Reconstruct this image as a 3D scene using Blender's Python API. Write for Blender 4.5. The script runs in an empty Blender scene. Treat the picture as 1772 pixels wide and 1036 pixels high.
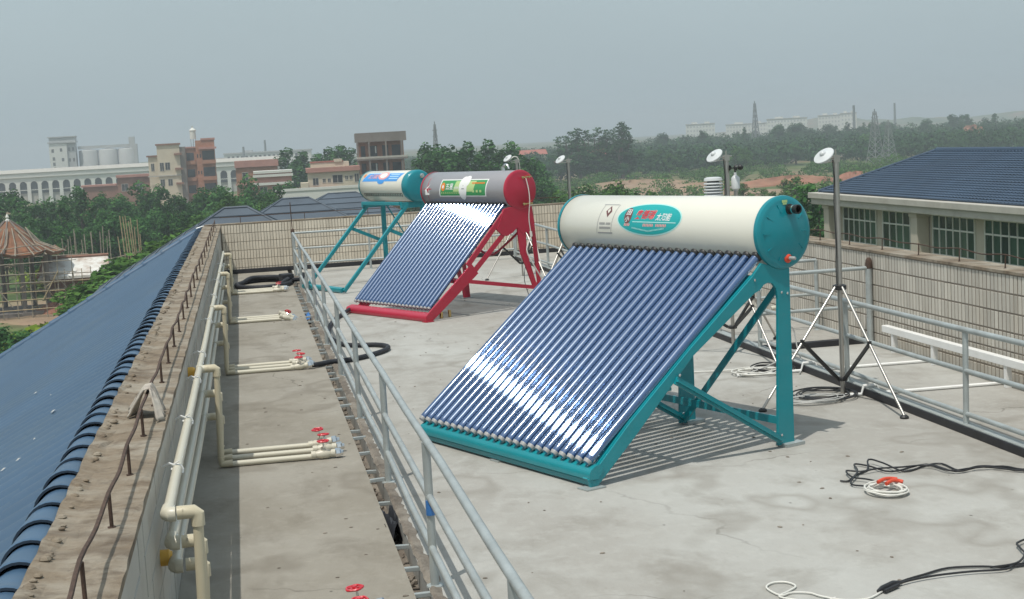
import bpy, bmesh, math, random
import numpy as np
from mathutils import Vector, Matrix, Quaternion
R = math.radians
S = bpy.context.scene
C = S.collection
rnd = random.Random(7)

# ------------------------------------------------------------------ camera
EYE = 2.07
yaw, pitch, roll = R(10.145), R(6.315), R(-3.094)
fw = Vector((math.sin(yaw)*math.cos(pitch), math.cos(yaw)*math.cos(pitch), -math.sin(pitch)))
r0 = Vector((math.cos(yaw), -math.sin(yaw), 0)); u0 = r0.cross(fw)
cr = r0*math.cos(roll)+u0*math.sin(roll); cu = -r0*math.sin(roll)+u0*math.cos(roll)
cam = bpy.data.cameras.new('camera'); camo = bpy.data.objects.new('camera', cam); C.objects.link(camo)
camo.matrix_world = Matrix(((cr.x, cu.x, -fw.x, 0), (cr.y, cu.y, -fw.y, 0), (cr.z, cu.z, -fw.z, EYE), (0, 0, 0, 1)))
cam.sensor_width = 36; cam.lens = 2525/1772*36; cam.clip_start = .05; cam.clip_end = 6000
S.camera = camo

# ------------------------------------------------------------------ sky, sun, exposure
SUN_EL, SUN_AZ = 67.5, 228.0
sd = Vector((math.cos(R(SUN_AZ))*math.cos(R(SUN_EL)), math.sin(R(SUN_AZ))*math.cos(R(SUN_EL)), math.sin(R(SUN_EL))))
W = bpy.data.worlds.new('World'); S.world = W; W.use_nodes = True
nt = W.node_tree; nt.nodes.clear()
sk = nt.nodes.new('ShaderNodeTexSky'); sk.sky_type = 'NISHITA'; sk.sun_disc = False
sk.sun_elevation = R(SUN_EL); sk.sun_rotation = R(90-SUN_AZ)
sk.air_density = 1.4; sk.dust_density = 6.0; sk.ozone_density = 1.0; sk.altitude = 50
mx = nt.nodes.new('ShaderNodeMix'); mx.data_type = 'RGBA'; mx.inputs[0].default_value = .80
mx.inputs[7].default_value = (2.80, 3.48, 3.80, 1)          # the grey veil of a hazy humid day
bg = nt.nodes.new('ShaderNodeBackground'); bg.inputs[1].default_value = .146
ow = nt.nodes.new('ShaderNodeOutputWorld')
tcn = nt.nodes.new('ShaderNodeTexCoord'); mpn = nt.nodes.new('ShaderNodeMapping'); mpn.inputs['Scale'].default_value = (1, 1, 2.6)
nsn = nt.nodes.new('ShaderNodeTexNoise'); nsn.inputs['Scale'].default_value = 2.2; nsn.inputs['Detail'].default_value = 5; nsn.inputs['Roughness'].default_value = .5
mrn = nt.nodes.new('ShaderNodeMapRange'); mrn.inputs[1].default_value = .3; mrn.inputs[2].default_value = .7; mrn.inputs[3].default_value = .955; mrn.inputs[4].default_value = 1.045
hsn = nt.nodes.new('ShaderNodeHueSaturation')                # faint uneven veil of high cloud
nt.links.new(tcn.outputs['Generated'], mpn.inputs[0]); nt.links.new(mpn.outputs[0], nsn.inputs['Vector']); nt.links.new(nsn.outputs[0], mrn.inputs[0]); nt.links.new(mrn.outputs[0], hsn.inputs['Value'])
nt.links.new(sk.outputs[0], mx.inputs[6]); nt.links.new(mx.outputs[2], hsn.inputs['Color']); nt.links.new(hsn.outputs[0], bg.inputs[0]); nt.links.new(bg.outputs[0], ow.inputs[0])
sl = bpy.data.lights.new('sun', 'SUN'); sl.energy = 2.75; sl.angle = R(.53); sl.color = (1, .96, .89)
so = bpy.data.objects.new('sun', sl); C.objects.link(so); so.rotation_euler = sd.to_track_quat('Z', 'Y').to_euler(); so.location = (-20, -20, 60)
S.view_settings.view_transform = 'Standard'; S.view_settings.look = 'None'
S.view_settings.exposure = .19; S.view_settings.gamma = 1; S.view_settings.use_curve_mapping = False

# ------------------------------------------------------------------ helpers
def tag(o, label=None, cat=None, group=None, kind=None):
    if label: o['label'] = label
    if cat: o['category'] = cat
    if group: o['group'] = group
    if kind: o['kind'] = kind
    return o
def empty(name, loc=(0, 0, 0), rz=0, label=None, cat=None, group=None):
    o = bpy.data.objects.new(name, None); C.objects.link(o); o.location = loc; o.rotation_euler = (0, 0, rz)
    o.empty_display_size = .1
    return tag(o, label, cat, group)
def link(name, me, parent=None, loc=(0, 0, 0), rot=None, scale=None):
    o = bpy.data.objects.new(name, me); C.objects.link(o); o.location = loc
    if rot is not None: o.rotation_euler = rot
    if scale is not None: o.scale = scale
    if parent: o.parent = parent
    return o
def copy_tree(o, parent=None):
    c = o.copy(); C.objects.link(c)
    if parent: c.parent = parent
    for ch in list(o.children): copy_tree(ch, c)
    return c
class MB:
    def __init__(s): s.v = []; s.f = []
    def add(s, vs, fs):
        n = len(s.v); s.v += [tuple(v) for v in vs]; s.f += [tuple(i+n for i in f) for f in fs]; return s
    def box(s, x0, x1, y0, y1, z0, z1):
        return s.add([(x0,y0,z0),(x1,y0,z0),(x1,y1,z0),(x0,y1,z0),(x0,y0,z1),(x1,y0,z1),(x1,y1,z1),(x0,y1,z1)],
                     [(0,3,2,1),(4,5,6,7),(0,1,5,4),(1,2,6,5),(2,3,7,6),(3,0,4,7)])
    def bar(s, a, b, w, h, up=(0, 0, 1)):               # rectangular bar from a to b
        a, b = Vector(a), Vector(b); d = (b-a).normalized(); u = Vector(up)
        if abs(d.dot(u)) > .99: u = Vector((0, 1, 0))
        x = d.cross(u).normalized()*w/2; y = x.cross(d).normalized()*h/2
        return s.add([a-x-y, a+x-y, a+x+y, a-x+y, b-x-y, b+x-y, b+x+y, b-x+y],
                     [(0,1,2,3),(7,6,5,4),(0,4,5,1),(1,5,6,2),(2,6,7,3),(3,7,4,0)])
    def tube(s, pts, r, n=8, cap=True, closed=False):
        P = [Vector(p) for p in pts]; m = len(P); rs = r if isinstance(r, (list, tuple)) else [r]*m
        tn = []
        for i in range(m):
            if closed: t = P[(i+1) % m]-P[i-1]
            else: t = (P[min(i+1, m-1)]-P[max(i-1, 0)])
            tn.append(t.normalized() if t.length > 1e-9 else Vector((0, 0, 1)))
        u = tn[0].orthogonal().normalized(); vs = []
        for i in range(m):
            u = (u-tn[i]*u.dot(tn[i])); u = u.normalized() if u.length > 1e-6 else tn[i].orthogonal().normalized()
            w = tn[i].cross(u)
            for k in range(n):
                a = 2*math.pi*k/n; vs.append(P[i]+(u*math.cos(a)+w*math.sin(a))*rs[i])
        fs = []
        for i in range(m if closed else m-1):
            j = (i+1) % m
            for k in range(n):
                l = (k+1) % n; fs.append((i*n+k, i*n+l, j*n+l, j*n+k))
        if cap and not closed: fs += [tuple(range(n))[::-1], tuple((m-1)*n+k for k in range(n))]
        return s.add(vs, fs)
    def lathe(s, prof, n=24, M=None, cap=True):          # profile of (radius, height) about local z
        vs = []; fs = []; M = M or Matrix()
        for (r, z) in prof:
            for k in range(n):
                a = 2*math.pi*k/n; vs.append(M @ Vector((r*math.cos(a), r*math.sin(a), z)))
        m = len(prof)
        for i in range(m-1):
            for k in range(n):
                l = (k+1) % n; fs.append((i*n+k, i*n+l, (i+1)*n+l, (i+1)*n+k))
        if cap: fs += [tuple(range(n))[::-1], tuple((m-1)*n+k for k in range(n))]
        return s.add(vs, fs)
    def prism(s, poly, f, t0, t1):                       # poly in 2d, f(u, v, t) -> point
        n = len(poly); vs = [f(u, v, t0) for u, v in poly]+[f(u, v, t1) for u, v in poly]
        fs = [tuple(range(n))[::-1], tuple(range(n, 2*n))]+[(i, (i+1) % n, n+(i+1) % n, n+i) for i in range(n)]
        return s.add(vs, fs)
    def quad(s, a, b, c, d): return s.add([a, b, c, d], [(0, 1, 2, 3)])
    def mesh(s, name, mat=None, smooth=False, bevel=0, recalc=True):
        me = bpy.data.meshes.new(name); me.from_pydata([tuple(v) for v in s.v], [], s.f); me.update()
        if recalc or bevel:
            bm = bmesh.new(); bm.from_mesh(me)
            bmesh.ops.recalc_face_normals(bm, faces=bm.faces)
            if bevel:
                es = [e for e in bm.edges if len(e.link_faces) == 2 and e.calc_face_angle(0) > R(35)]
                bmesh.ops.bevel(bm, geom=es, offset=bevel, segments=2, profile=.6, affect='EDGES', clamp_overlap=True)
            bm.to_mesh(me); bm.free()
        if mat: me.materials.append(mat)
        if smooth:
            me.polygons.foreach_set('use_smooth', [True]*len(me.polygons))
            me.set_sharp_from_angle(angle=R(40))
        return me
    def build(s, name, mat, parent=None, smooth=False, bevel=0, **k):
        return link(name, s.mesh(name, mat, smooth, bevel), parent, **k)
def arc_pts(c, r, a0, a1, n, f): return [f(c[0]+r*math.cos(a), c[1]+r*math.sin(a)) for a in np.linspace(a0, a1, n)]
def smooth_path(pts, k=4):                               # Catmull-Rom
    P = [Vector(p) for p in pts]; out = []
    for i in range(len(P)-1):
        a, b, c, d = P[max(i-1, 0)], P[i], P[i+1], P[min(i+2, len(P)-1)]
        for j in range(k):
            t = j/k; out.append(.5*((2*b)+(c-a)*t+(2*a-5*b+4*c-d)*t*t+(3*b-a-3*c+d)*t**3))
    return out+[P[-1]]

# ------------------------------------------------------------------ materials
def nodes(name):
    m = bpy.data.materials.new(name); m.use_nodes = True; return m, m.node_tree, m.node_tree.nodes, m.node_tree.links, m.node_tree.nodes['Principled BSDF']
def mat(name, col, rough=.5, metal=0, var=.12, scale=6, bump=0, bscale=60, coat=0, spec=.5, dirt=None, dscale=2.0, damt=.5, island=0):
    m, t, N, L, b = nodes(name)
    b.inputs['Roughness'].default_value = rough; b.inputs['Metallic'].default_value = metal
    b.inputs['Specular IOR Level'].default_value = spec
    if coat: b.inputs['Coat Weight'].default_value = coat; b.inputs['Coat Roughness'].default_value = .08
    g = N.new('ShaderNodeNewGeometry')
    n = N.new('ShaderNodeTexNoise'); n.inputs['Scale'].default_value = scale; n.inputs['Detail'].default_value = 6; n.inputs['Roughness'].default_value = .6
    L.new(g.outputs['Position'], n.inputs['Vector'])
    r = N.new('ShaderNodeValToRGB'); L.new(n.outputs[0], r.inputs[0])
    r.color_ramp.elements[0].position = .3; r.color_ramp.elements[1].position = .7
    r.color_ramp.elements[0].color = (*[c*(1-var) for c in col], 1); r.color_ramp.elements[1].color = (*[min(1, c*(1+var)) for c in col], 1)
    out = r.outputs[0]
    if dirt:
        n2 = N.new('ShaderNodeTexNoise'); n2.inputs['Scale'].default_value = dscale*(2.2 if 'wall_tile' in name else 1); n2.inputs['Detail'].default_value = 8; n2.inputs['Roughness'].default_value = .65
        if 'wall_tile' in name:                              # grime runs down from the coping
            mp2 = N.new('ShaderNodeMapping'); mp2.inputs['Scale'].default_value = (1, 1, .12); L.new(g.outputs['Position'], mp2.inputs[0]); L.new(mp2.outputs[0], n2.inputs['Vector'])
        else: L.new(g.outputs['Position'], n2.inputs['Vector'])
        r2 = N.new('ShaderNodeMapRange'); r2.inputs[1].default_value = .48; r2.inputs[2].default_value = .72; r2.inputs[3].default_value = 0; r2.inputs[4].default_value = damt
        L.new(n2.outputs[0], r2.inputs[0])
        x = N.new('ShaderNodeMix'); x.data_type = 'RGBA'; L.new(r2.outputs[0], x.inputs[0]); L.new(out, x.inputs[6]); x.inputs[7].default_value = (*dirt, 1); out = x.outputs[2]
    if island:
        h = N.new('ShaderNodeHueSaturation'); mr = N.new('ShaderNodeMapRange'); mr.inputs[3].default_value = 1-island; mr.inputs[4].default_value = 1+island
        oi = N.new('ShaderNodeObjectInfo'); ad = N.new('ShaderNodeMath'); ad.operation = 'ADD'; fr = N.new('ShaderNodeMath'); fr.operation = 'FRACT'
        L.new(g.outputs['Random Per Island'], ad.inputs[0]); L.new(oi.outputs['Random'], ad.inputs[1]); L.new(ad.outputs[0], fr.inputs[0])
        L.new(fr.outputs[0], mr.inputs[0]); L.new(mr.outputs[0], h.inputs['Value']); L.new(out, h.inputs['Color']); out = h.outputs[0]
    L.new(out, b.inputs['Base Color'])
    if bump:
        nb = N.new('ShaderNodeTexNoise'); nb.inputs['Scale'].default_value = bscale; nb.inputs['Detail'].default_value = 5; L.new(g.outputs['Position'], nb.inputs['Vector'])
        bp = N.new('ShaderNodeBump'); bp.inputs['Strength'].default_value = bump; bp.inputs['Distance'].default_value = .01
        L.new(nb.outputs[0], bp.inputs['Height']); L.new(bp.outputs[0], b.inputs['Normal'])
    return m
def concrete(name, light, mid, dark, stain_scale=.55, bump=.35, stretch=(1, .72, 1)):
    m, t, N, L, b = nodes(name); b.inputs['Roughness'].default_value = .86; b.inputs['Specular IOR Level'].default_value = .3
    g = N.new('ShaderNodeNewGeometry'); mp = N.new('ShaderNodeMapping'); mp.inputs['Scale'].default_value = stretch; mp.inputs['Rotation'].default_value = (0, 0, R(12) if stretch[1] > 2 else 0); L.new(g.outputs['Position'], mp.inputs[0])
    def noise(sc, det=8, ro=.6, dist=0):
        n = N.new('ShaderNodeTexNoise'); n.inputs['Scale'].default_value = sc; n.inputs['Detail'].default_value = det; n.inputs['Roughness'].default_value = ro; n.inputs['Distortion'].default_value = dist
        L.new(mp.outputs[0], n.inputs['Vector']); return n.outputs[0]
    def ramp(fac, a, b_):
        r = N.new('ShaderNodeMapRange'); r.inputs[1].default_value = a; r.inputs[2].default_value = b_; L.new(fac, r.inputs[0]); return r.outputs[0]
    def mix(f, a, b_, k=1):
        x = N.new('ShaderNodeMix'); x.data_type = 'RGBA'
        if k != 1:
            mm = N.new('ShaderNodeMath'); mm.operation = 'MULTIPLY'; mm.inputs[1].default_value = k; L.new(f, mm.inputs[0]); f = mm.outputs[0]
        L.new(f, x.inputs[0])
        for i, c in ((6, a), (7, b_)):
            if isinstance(c, tuple): x.inputs[i].default_value = (*c, 1)
            else: L.new(c, x.inputs[i])
        return x.outputs[2]
    c1 = mix(ramp(noise(stain_scale, 10, .62, .3), .42, .62), mid, light)
    c2 = mix(ramp(noise(stain_scale*3.1, 9, .65, .35), .50, .70), c1, dark, .65)
    c3 = mix(ramp(noise(9, 8, .7), .50, .75), c2, tuple(x*1.22 for x in light), .4)
    c4 = mix(ramp(noise(26, 6, .7), .56, .76), c3, dark, .30)
    v = N.new('ShaderNodeTexVoronoi'); v.inputs['Scale'].default_value = 3.2; L.new(mp.outputs[0], v.inputs['Vector'])
    c5 = mix(ramp(v.outputs['Distance'], .035, .012), c4, tuple(x*.35 for x in dark), .8)
    # wandering hairline cracks
    wn = N.new('ShaderNodeTexNoise'); wn.inputs['Scale'].default_value = 1.6; wn.inputs['Detail'].default_value = 6; L.new(g.outputs['Position'], wn.inputs['Vector'])
    wv = N.new('ShaderNodeVectorMath'); wv.operation = 'MULTIPLY_ADD'; wv.inputs[1].default_value = (.55, .55, .55); L.new(wn.outputs[1], wv.inputs[0]); L.new(g.outputs['Position'], wv.inputs[2])
    vc = N.new('ShaderNodeTexVoronoi'); vc.feature = 'DISTANCE_TO_EDGE'; vc.inputs['Scale'].default_value = .42; L.new(wv.outputs[0], vc.inputs['Vector'])
    cm_ = N.new('ShaderNodeMath'); cm_.operation = 'MULTIPLY'; L.new(ramp(vc.outputs[0], .0042, .0016), cm_.inputs[0]); L.new(ramp(noise(.8, 3), .50, .62), cm_.inputs[1])
    c5 = mix(cm_.outputs[0], c5, tuple(x*.55 for x in dark), .5)
    # old puddle rings
    pn = noise(.9, 3, .5); pr1 = ramp(pn, .565, .60); pr2 = ramp(pn, .640, .605); pm2_ = N.new('ShaderNodeMath'); pm2_.operation = 'MULTIPLY'; L.new(pr1, pm2_.inputs[0]); L.new(pr2, pm2_.inputs[1])
    c5 = mix(pm2_.outputs[0], c5, dark, .45)
    L.new(c5, b.inputs['Base Color'])
    bp = N.new('ShaderNodeBump'); bp.inputs['Strength'].default_value = bump; bp.inputs['Distance'].default_value = .012
    L.new(noise(18, 10, .7), bp.inputs['Height']); L.new(bp.outputs[0], b.inputs['Normal'])
    return m
M = {}
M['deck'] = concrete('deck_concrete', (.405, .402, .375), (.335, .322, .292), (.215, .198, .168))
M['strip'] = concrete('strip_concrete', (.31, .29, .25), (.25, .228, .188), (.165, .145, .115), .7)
M['coping'] = concrete('coping_concrete', (.31, .275, .22), (.215, .17, .12), (.065, .04, .024), 2.6, .8, (1.0, 1.5, 1))
M['rough_conc'] = concrete('rough_concrete', (.27, .24, .20), (.16, .135, .11), (.06, .05, .04), 2.5, 1)
M['tile_wall'] = mat('glazed_wall_tile', (.52, .49, .43), .45, var=.10, scale=1.5, island=.14, dirt=(.33, .28, .21), dscale=1.1, damt=.45)
M['tile_far'] = mat('cream_wall_tile', (.64, .575, .47), .45, var=.08, scale=1.2, island=.09, dirt=(.40, .33, .24), dscale=.9, damt=.4)
M['grout'] = mat('grout', (.22, .19, .155), .9, var=.2, scale=4)
M['grout_left'] = mat('grey_render', (.36, .35, .315), .8, var=.12, scale=2.0, dirt=(.22, .20, .17), dscale=1.4, damt=.5)
M['tile_left'] = mat('grey_wall_tile', (.42, .41, .37), .5, var=.08, scale=1.5, island=.05, dirt=(.28, .26, .22), dscale=1.2, damt=.45)
M['bluetile'] = mat('blue_roof_tile', (.046, .090, .150), .5, var=.10, scale=.9, dirt=(.070, .105, .135), dscale=.8, damt=.5, spec=.4)
M['bluecap'] = mat('blue_ridge_tile', (.050, .105, .180), .42, var=.12, scale=3, dirt=(.11, .13, .14), dscale=4, damt=.4, spec=.5)
M['bluefar'] = mat('slate_blue_roof_tile', (.070, .092, .118), .6, var=.12, scale=.8)
M['bluebuild'] = mat('dark_blue_roof_tile', (.040, .070, .115), .6, var=.15, scale=.5)
M['pvc'] = mat('cream_pipe', (.56, .53, .43), .38, var=.06, scale=3, dirt=(.42, .38, .28), dscale=3, damt=.35)
M['pvc_old'] = mat('yellowed_pipe', (.55, .49, .35), .4, var=.06, scale=3, dirt=(.42, .36, .25), dscale=3, damt=.4)
M['white_tie'] = mat('white_plastic', (.75, .75, .73), .4, var=.04)
M['yellow'] = mat('yellow_plastic', (.65, .38, .06), .45, var=.1)
M['redwheel'] = mat('red_handwheel_paint', (.55, .02, .035), .35, var=.1, coat=.4)
M['chrome'] = mat('chrome', (.75, .75, .74), .18, 1, var=.05)
M['brass'] = mat('brass', (.62, .47, .22), .25, 1, var=.1)
M['steel'] = mat('stainless_steel', (.50, .475, .44), .40, 1, var=.08, scale=8)
M['galv'] = mat('galvanized_steel', (.40, .435, .43), .48, .35, var=.14, scale=7, dirt=(.30, .29, .26), dscale=9, damt=.4)
M['rust'] = mat('rusty_iron', (.075, .045, .032), .85, var=.35, scale=25, bump=.4, bscale=90)
M['rubber'] = mat('black_foam', (.018, .02, .026), .7, var=.3, scale=10, bump=.3, bscale=30)
M['bitumen'] = mat('bitumen_strip', (.018, .018, .022), .55, var=.3, scale=6)
M['cable_black'] = mat('black_cable', (.02, .02, .022), .45, var=.2)
M['cable_white'] = mat('white_cable', (.66, .65, .60), .5, var=.06)
M['cable_grey'] = mat('grey_cable', (.42, .42, .40), .5, var=.08)
M['teal'] = mat('teal_paint', (.006, .235, .275), .33, var=.07, scale=3, coat=.25, dirt=(.03, .21, .23), dscale=5, damt=.3)
M['tealcap'] = mat('teal_plastic', (.004, .22, .265), .30, var=.05, scale=3, coat=.3)
M['redpaint'] = mat('crimson_paint', (.42, .016, .045), .36, var=.07, scale=3, coat=.25, dirt=(.34, .03, .05), dscale=5, damt=.3)
M['tankwhite'] = mat('cream_tank_enamel', (.70, .685, .60), .30, var=.02, scale=2, coat=.35)
M['tankgrey'] = mat('silver_grey_tank_enamel', (.34, .33, .345), .34, .25, var=.03, scale=2, coat=.3)
M['whitepaint'] = mat('white_paint', (.78, .78, .76), .4, var=.03, scale=4, dirt=(.6, .58, .53), dscale=5, damt=.3)
M['sensor'] = mat('white_sensor_enamel', (.58, .60, .60), .3, var=.02)
M['black'] = mat('black_plastic', (.02, .02, .02), .45, var=.15)
M['holder'] = mat('white_silicone', (.34, .34, .33), .4, var=.06)
M['socket'] = mat('dark_socket', (.05, .03, .02), .6, var=.2)
M['cloth'] = mat('grey_cotton', (.47, .43, .37), .95, var=.2, scale=14, dirt=(.16, .11, .09), dscale=11, damt=.75)
M['paper'] = mat('white_litter', (.75, .75, .73), .7, var=.05)
M['bluetape'] = mat('blue_plastic_tape', (.04, .16, .42), .4, var=.2, scale=30)
M['orangeplastic'] = mat('red_plastic', (.62, .07, .03), .4, var=.1)
def flat(name, col): return mat(name, col, .38, var=.02)
M['pr_teal'] = flat('print_teal', (.01, .36, .36)); M['pr_rim'] = flat('print_pale_teal', (.42, .74, .70)); M['pr_red'] = flat('print_red', (.60, .03, .05))
M['pr_pink'] = flat('print_pink', (.80, .36, .34)); M['pr_white'] = flat('print_white', (.80, .80, .78)); M['pr_dark'] = flat('print_maroon', (.16, .06, .06))
M['pr_green'] = flat('print_green', (.05, .30, .10)); M['pr_lime'] = flat('print_lime', (.45, .60, .25)); M['pr_orange'] = flat('print_orange', (.75, .22, .03))
M['pr_blue'] = flat('print_blue', (.06, .30, .72)); M['pr_sky'] = flat('print_pale_blue', (.42, .66, .85)); M['pr_grey'] = flat('print_grey', (.30, .30, .30))

def tube_material():
    m, t, N, L, b = nodes('evacuated_glass_tube')
    out = N['Material Output']
    b.inputs['Base Color'].default_value = (.006, .042, .150, 1); b.inputs['Roughness'].default_value = .35; b.inputs['Specular IOR Level'].default_value = .2
    tg = N.new('ShaderNodeTangent'); tg.direction_type = 'RADIAL'; tg.axis = 'Z'
    gl = N.new('ShaderNodeBsdfAnisotropic'); gl.distribution = 'BECKMANN'      # the brushed selective coating
    gl.inputs['Color'].default_value = (.26, .37, .56, 1); gl.inputs['Roughness'].default_value = .148; gl.inputs['Anisotropy'].default_value = -.92
    L.new(tg.outputs[0], gl.inputs['Tangent'])
    mx1 = N.new('ShaderNodeMixShader'); mx1.inputs[0].default_value = .40; L.new(b.outputs[0], mx1.inputs[1]); L.new(gl.outputs[0], mx1.inputs[2])
    g3 = N.new('ShaderNodeBsdfAnisotropic'); g3.distribution = 'GGX'; g3.inputs['Roughness'].default_value = .19; g3.inputs['Color'].default_value = (.75, .88, 1, 1)
    mx3 = N.new('ShaderNodeMixShader'); mx3.inputs[0].default_value = .030; L.new(mx1.outputs[0], mx3.inputs[1]); L.new(g3.outputs[0], mx3.inputs[2])
    fr = N.new('ShaderNodeFresnel'); fr.inputs[0].default_value = 1.50
    g2 = N.new('ShaderNodeBsdfAnisotropic'); g2.distribution = 'BECKMANN'; g2.inputs['Roughness'].default_value = .10; g2.inputs['Color'].default_value = (1, 1, 1, 1)
    mx2 = N.new('ShaderNodeMixShader'); L.new(fr.outputs[0], mx2.inputs[0]); L.new(mx3.outputs[0], mx2.inputs[1]); L.new(g2.outputs[0], mx2.inputs[2])
    L.new(mx2.outputs[0], out.inputs['Surface']); return m
M['tube'] = tube_material()

def leaf_material(name, a, b_, trans=.25):
    m, t, N, L, b = nodes(name); N.remove(b); out = N['Material Output']
    g = N.new('ShaderNodeNewGeometry'); oi = N.new('ShaderNodeObjectInfo')
    r = N.new('ShaderNodeValToRGB'); L.new(g.outputs['Random Per Island'], r.inputs[0])
    r.color_ramp.elements[0].color = (*a, 1); r.color_ramp.elements[1].color = (*b_, 1)
    n = N.new('ShaderNodeTexNoise'); n.inputs['Scale'].default_value = .33; n.inputs['Detail'].default_value = 3; L.new(g.outputs['Position'], n.inputs['Vector'])
    mr = N.new('ShaderNodeMapRange'); mr.inputs[1].default_value = .35; mr.inputs[2].default_value = .65; mr.inputs[3].default_value = .82; mr.inputs[4].default_value = 1.6; L.new(n.outputs[0], mr.inputs[0])
    mo = N.new('ShaderNodeMapRange'); mo.inputs[3].default_value = .72; mo.inputs[4].default_value = 1.25; L.new(oi.outputs['Random'], mo.inputs[0])
    mu = N.new('ShaderNodeMath'); mu.operation = 'MULTIPLY'; L.new(mr.outputs[0], mu.inputs[0]); L.new(mo.outputs[0], mu.inputs[1])
    h = N.new('ShaderNodeHueSaturation'); L.new(r.outputs[0], h.inputs['Color']); L.new(mu.outputs[0], h.inputs['Value'])
    d = N.new('ShaderNodeBsdfDiffuse'); tr = N.new('ShaderNodeBsdfTranslucent'); L.new(h.outputs[0], d.inputs[0]); L.new(h.outputs[0], tr.inputs[0])
    x = N.new('ShaderNodeMixShader'); x.inputs[0].default_value = trans; L.new(d.outputs[0], x.inputs[1]); L.new(tr.outputs[0], x.inputs[2]); L.new(x.outputs[0], out.inputs['Surface'])
    return m
M['leaf'] = leaf_material('dark_green_leaves', (.026, .078, .026), (.066, .150, .045))
M['leaf2'] = leaf_material('mid_green_leaves', (.030, .075, .020), (.075, .150, .035))
M['leaf3'] = leaf_material('bright_green_leaves', (.040, .092, .022), (.090, .170, .040))
M['leafy'] = leaf_material('yellow_green_leaves', (.070, .115, .015), (.19, .24, .03))
M['pine'] = leaf_material('blue_green_needles', (.020, .060, .026), (.055, .120, .044), .15)
M['bark'] = mat('bark', (.10, .075, .055), .9, var=.25, scale=4)
M['bamboo'] = mat('bamboo_pole', (.36, .28, .16), .7, var=.25, scale=3)
M['bamboo2'] = mat('weathered_bamboo_pole', (.27, .235, .18), .8, var=.25, scale=3)

# ------------------------------------------------------------------ ground and haze
GZ = -12.5
def ground_material():
    m, t, N, L, b = nodes('countryside_ground'); b.inputs['Roughness'].default_value = .95; b.inputs['Specular IOR Level'].default_value = .1
    g = N.new('ShaderNodeNewGeometry')
    def noise(sc, det=7): 
        n = N.new('ShaderNodeTexNoise'); n.inputs['Scale'].default_value = sc; n.inputs['Detail'].default_value = det; n.inputs['Roughness'].default_value = .62; L.new(g.outputs['Position'], n.inputs['Vector']); return n.outputs[0]
    r = N.new('ShaderNodeValToRGB'); L.new(noise(.018), r.inputs[0])
    e = r.color_ramp.elements; e[0].position = .40; e[0].color = (.065, .105, .035, 1); e[1].position = .68; e[1].color = (.26, .145, .085, 1)
    k = e.new(.49); k.color = (.11, .14, .05, 1); k = e.new(.57); k.color = (.21, .17, .10, 1)
    r2 = N.new('ShaderNodeMapRange'); r2.inputs[1].default_value = .35; r2.inputs[2].default_value = .7; r2.inputs[3].default_value = .65; r2.inputs[4].default_value = 1.25; L.new(noise(.35), r2.inputs[0])
    h = N.new('ShaderNodeHueSaturation'); L.new(r.outputs[0], h.inputs['Color']); L.new(r2.outputs[0], h.inputs['Value']); L.new(h.outputs[0], b.inputs['Base Color'])
    return m
M['ground'] = ground_material()
M['redsoil'] = mat('red_soil', (.27, .12, .075), .95, var=.25, scale=.25, dirt=(.30, .20, .12), dscale=.12, damt=.7)
M['tansoil'] = mat('tan_soil', (.27, .185, .12), .95, var=.25, scale=.2, dirt=(.13, .15, .06), dscale=.05, damt=1.0)
def terrain():
    xs = np.concatenate([np.linspace(-1500, -200, 14), np.linspace(-180, 420, 61), np.linspace(450, 1500, 22)])
    ys = np.concatenate([np.linspace(-200, 60, 6), np.linspace(80, 700, 63), np.linspace(740, 2900, 40)])
    vs = []; fs = []
    for y in ys:
        for x in xs:
            z = GZ + (.35*math.sin(x*.05+1)*math.cos(y*.043)+.25*math.sin(x*.13+y*.09) if y > 60 else 0)
            t = max(0, min(1, (y-480)/420))*max(0, min(1, (x-60)/160)); z += 2.6*t*t*(3-2*t)
            vs.append((x, y, z))
    n = len(xs)
    for j in range(len(ys)-1):
        for i in range(n-1): fs.append((j*n+i, j*n+i+1, (j+1)*n+i+1, (j+1)*n+i))
    o = MB().add(vs, fs).build('ground', M['ground'], smooth=True); tag(o, kind='structure')
terrain()
hz = MB().box(-1600, 1600, -260, 3000, GZ-1.5, 34).build('haze', None); tag(hz, kind='stuff')
hm = bpy.data.materials.new('haze'); hm.use_nodes = True; hn = hm.node_tree.nodes; hn.clear()
pv = hn.new('ShaderNodeVolumePrincipled'); ho = hn.new('ShaderNodeOutputMaterial'); hm.node_tree.links.new(pv.outputs[0], ho.inputs['Volume'])
pv.inputs['Color'].default_value = (.86, .93, .96, 1); pv.inputs['Density'].default_value = .00062; pv.inputs['Anisotropy'].default_value = .15
hz.data.materials.append(hm)

# ------------------------------------------------------------------ the roof deck we stand on
XW, XR, YF, WH = -.445, 5.64, 25.5, .845         # inner faces of left, right and far parapet, parapet height
GL, GRT = .64, .715                               # drain channel
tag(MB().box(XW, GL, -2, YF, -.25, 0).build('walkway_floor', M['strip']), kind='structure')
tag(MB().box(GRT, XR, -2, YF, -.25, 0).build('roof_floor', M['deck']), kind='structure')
body = MB().box(-5.4, 6.1, -2.6, 26.1, GZ-.5, -1.75).box(-.70, 6.0, -2.4, 25.7, -1.75, -.262)
tag(body.build('building_block', M['grout_left']), kind='structure')
dc = tag(MB().box(GL+.001, GRT-.001, -2, YF, -.256, -.13).build('drain_channel', M['rough_conc']), kind='structure')
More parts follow.
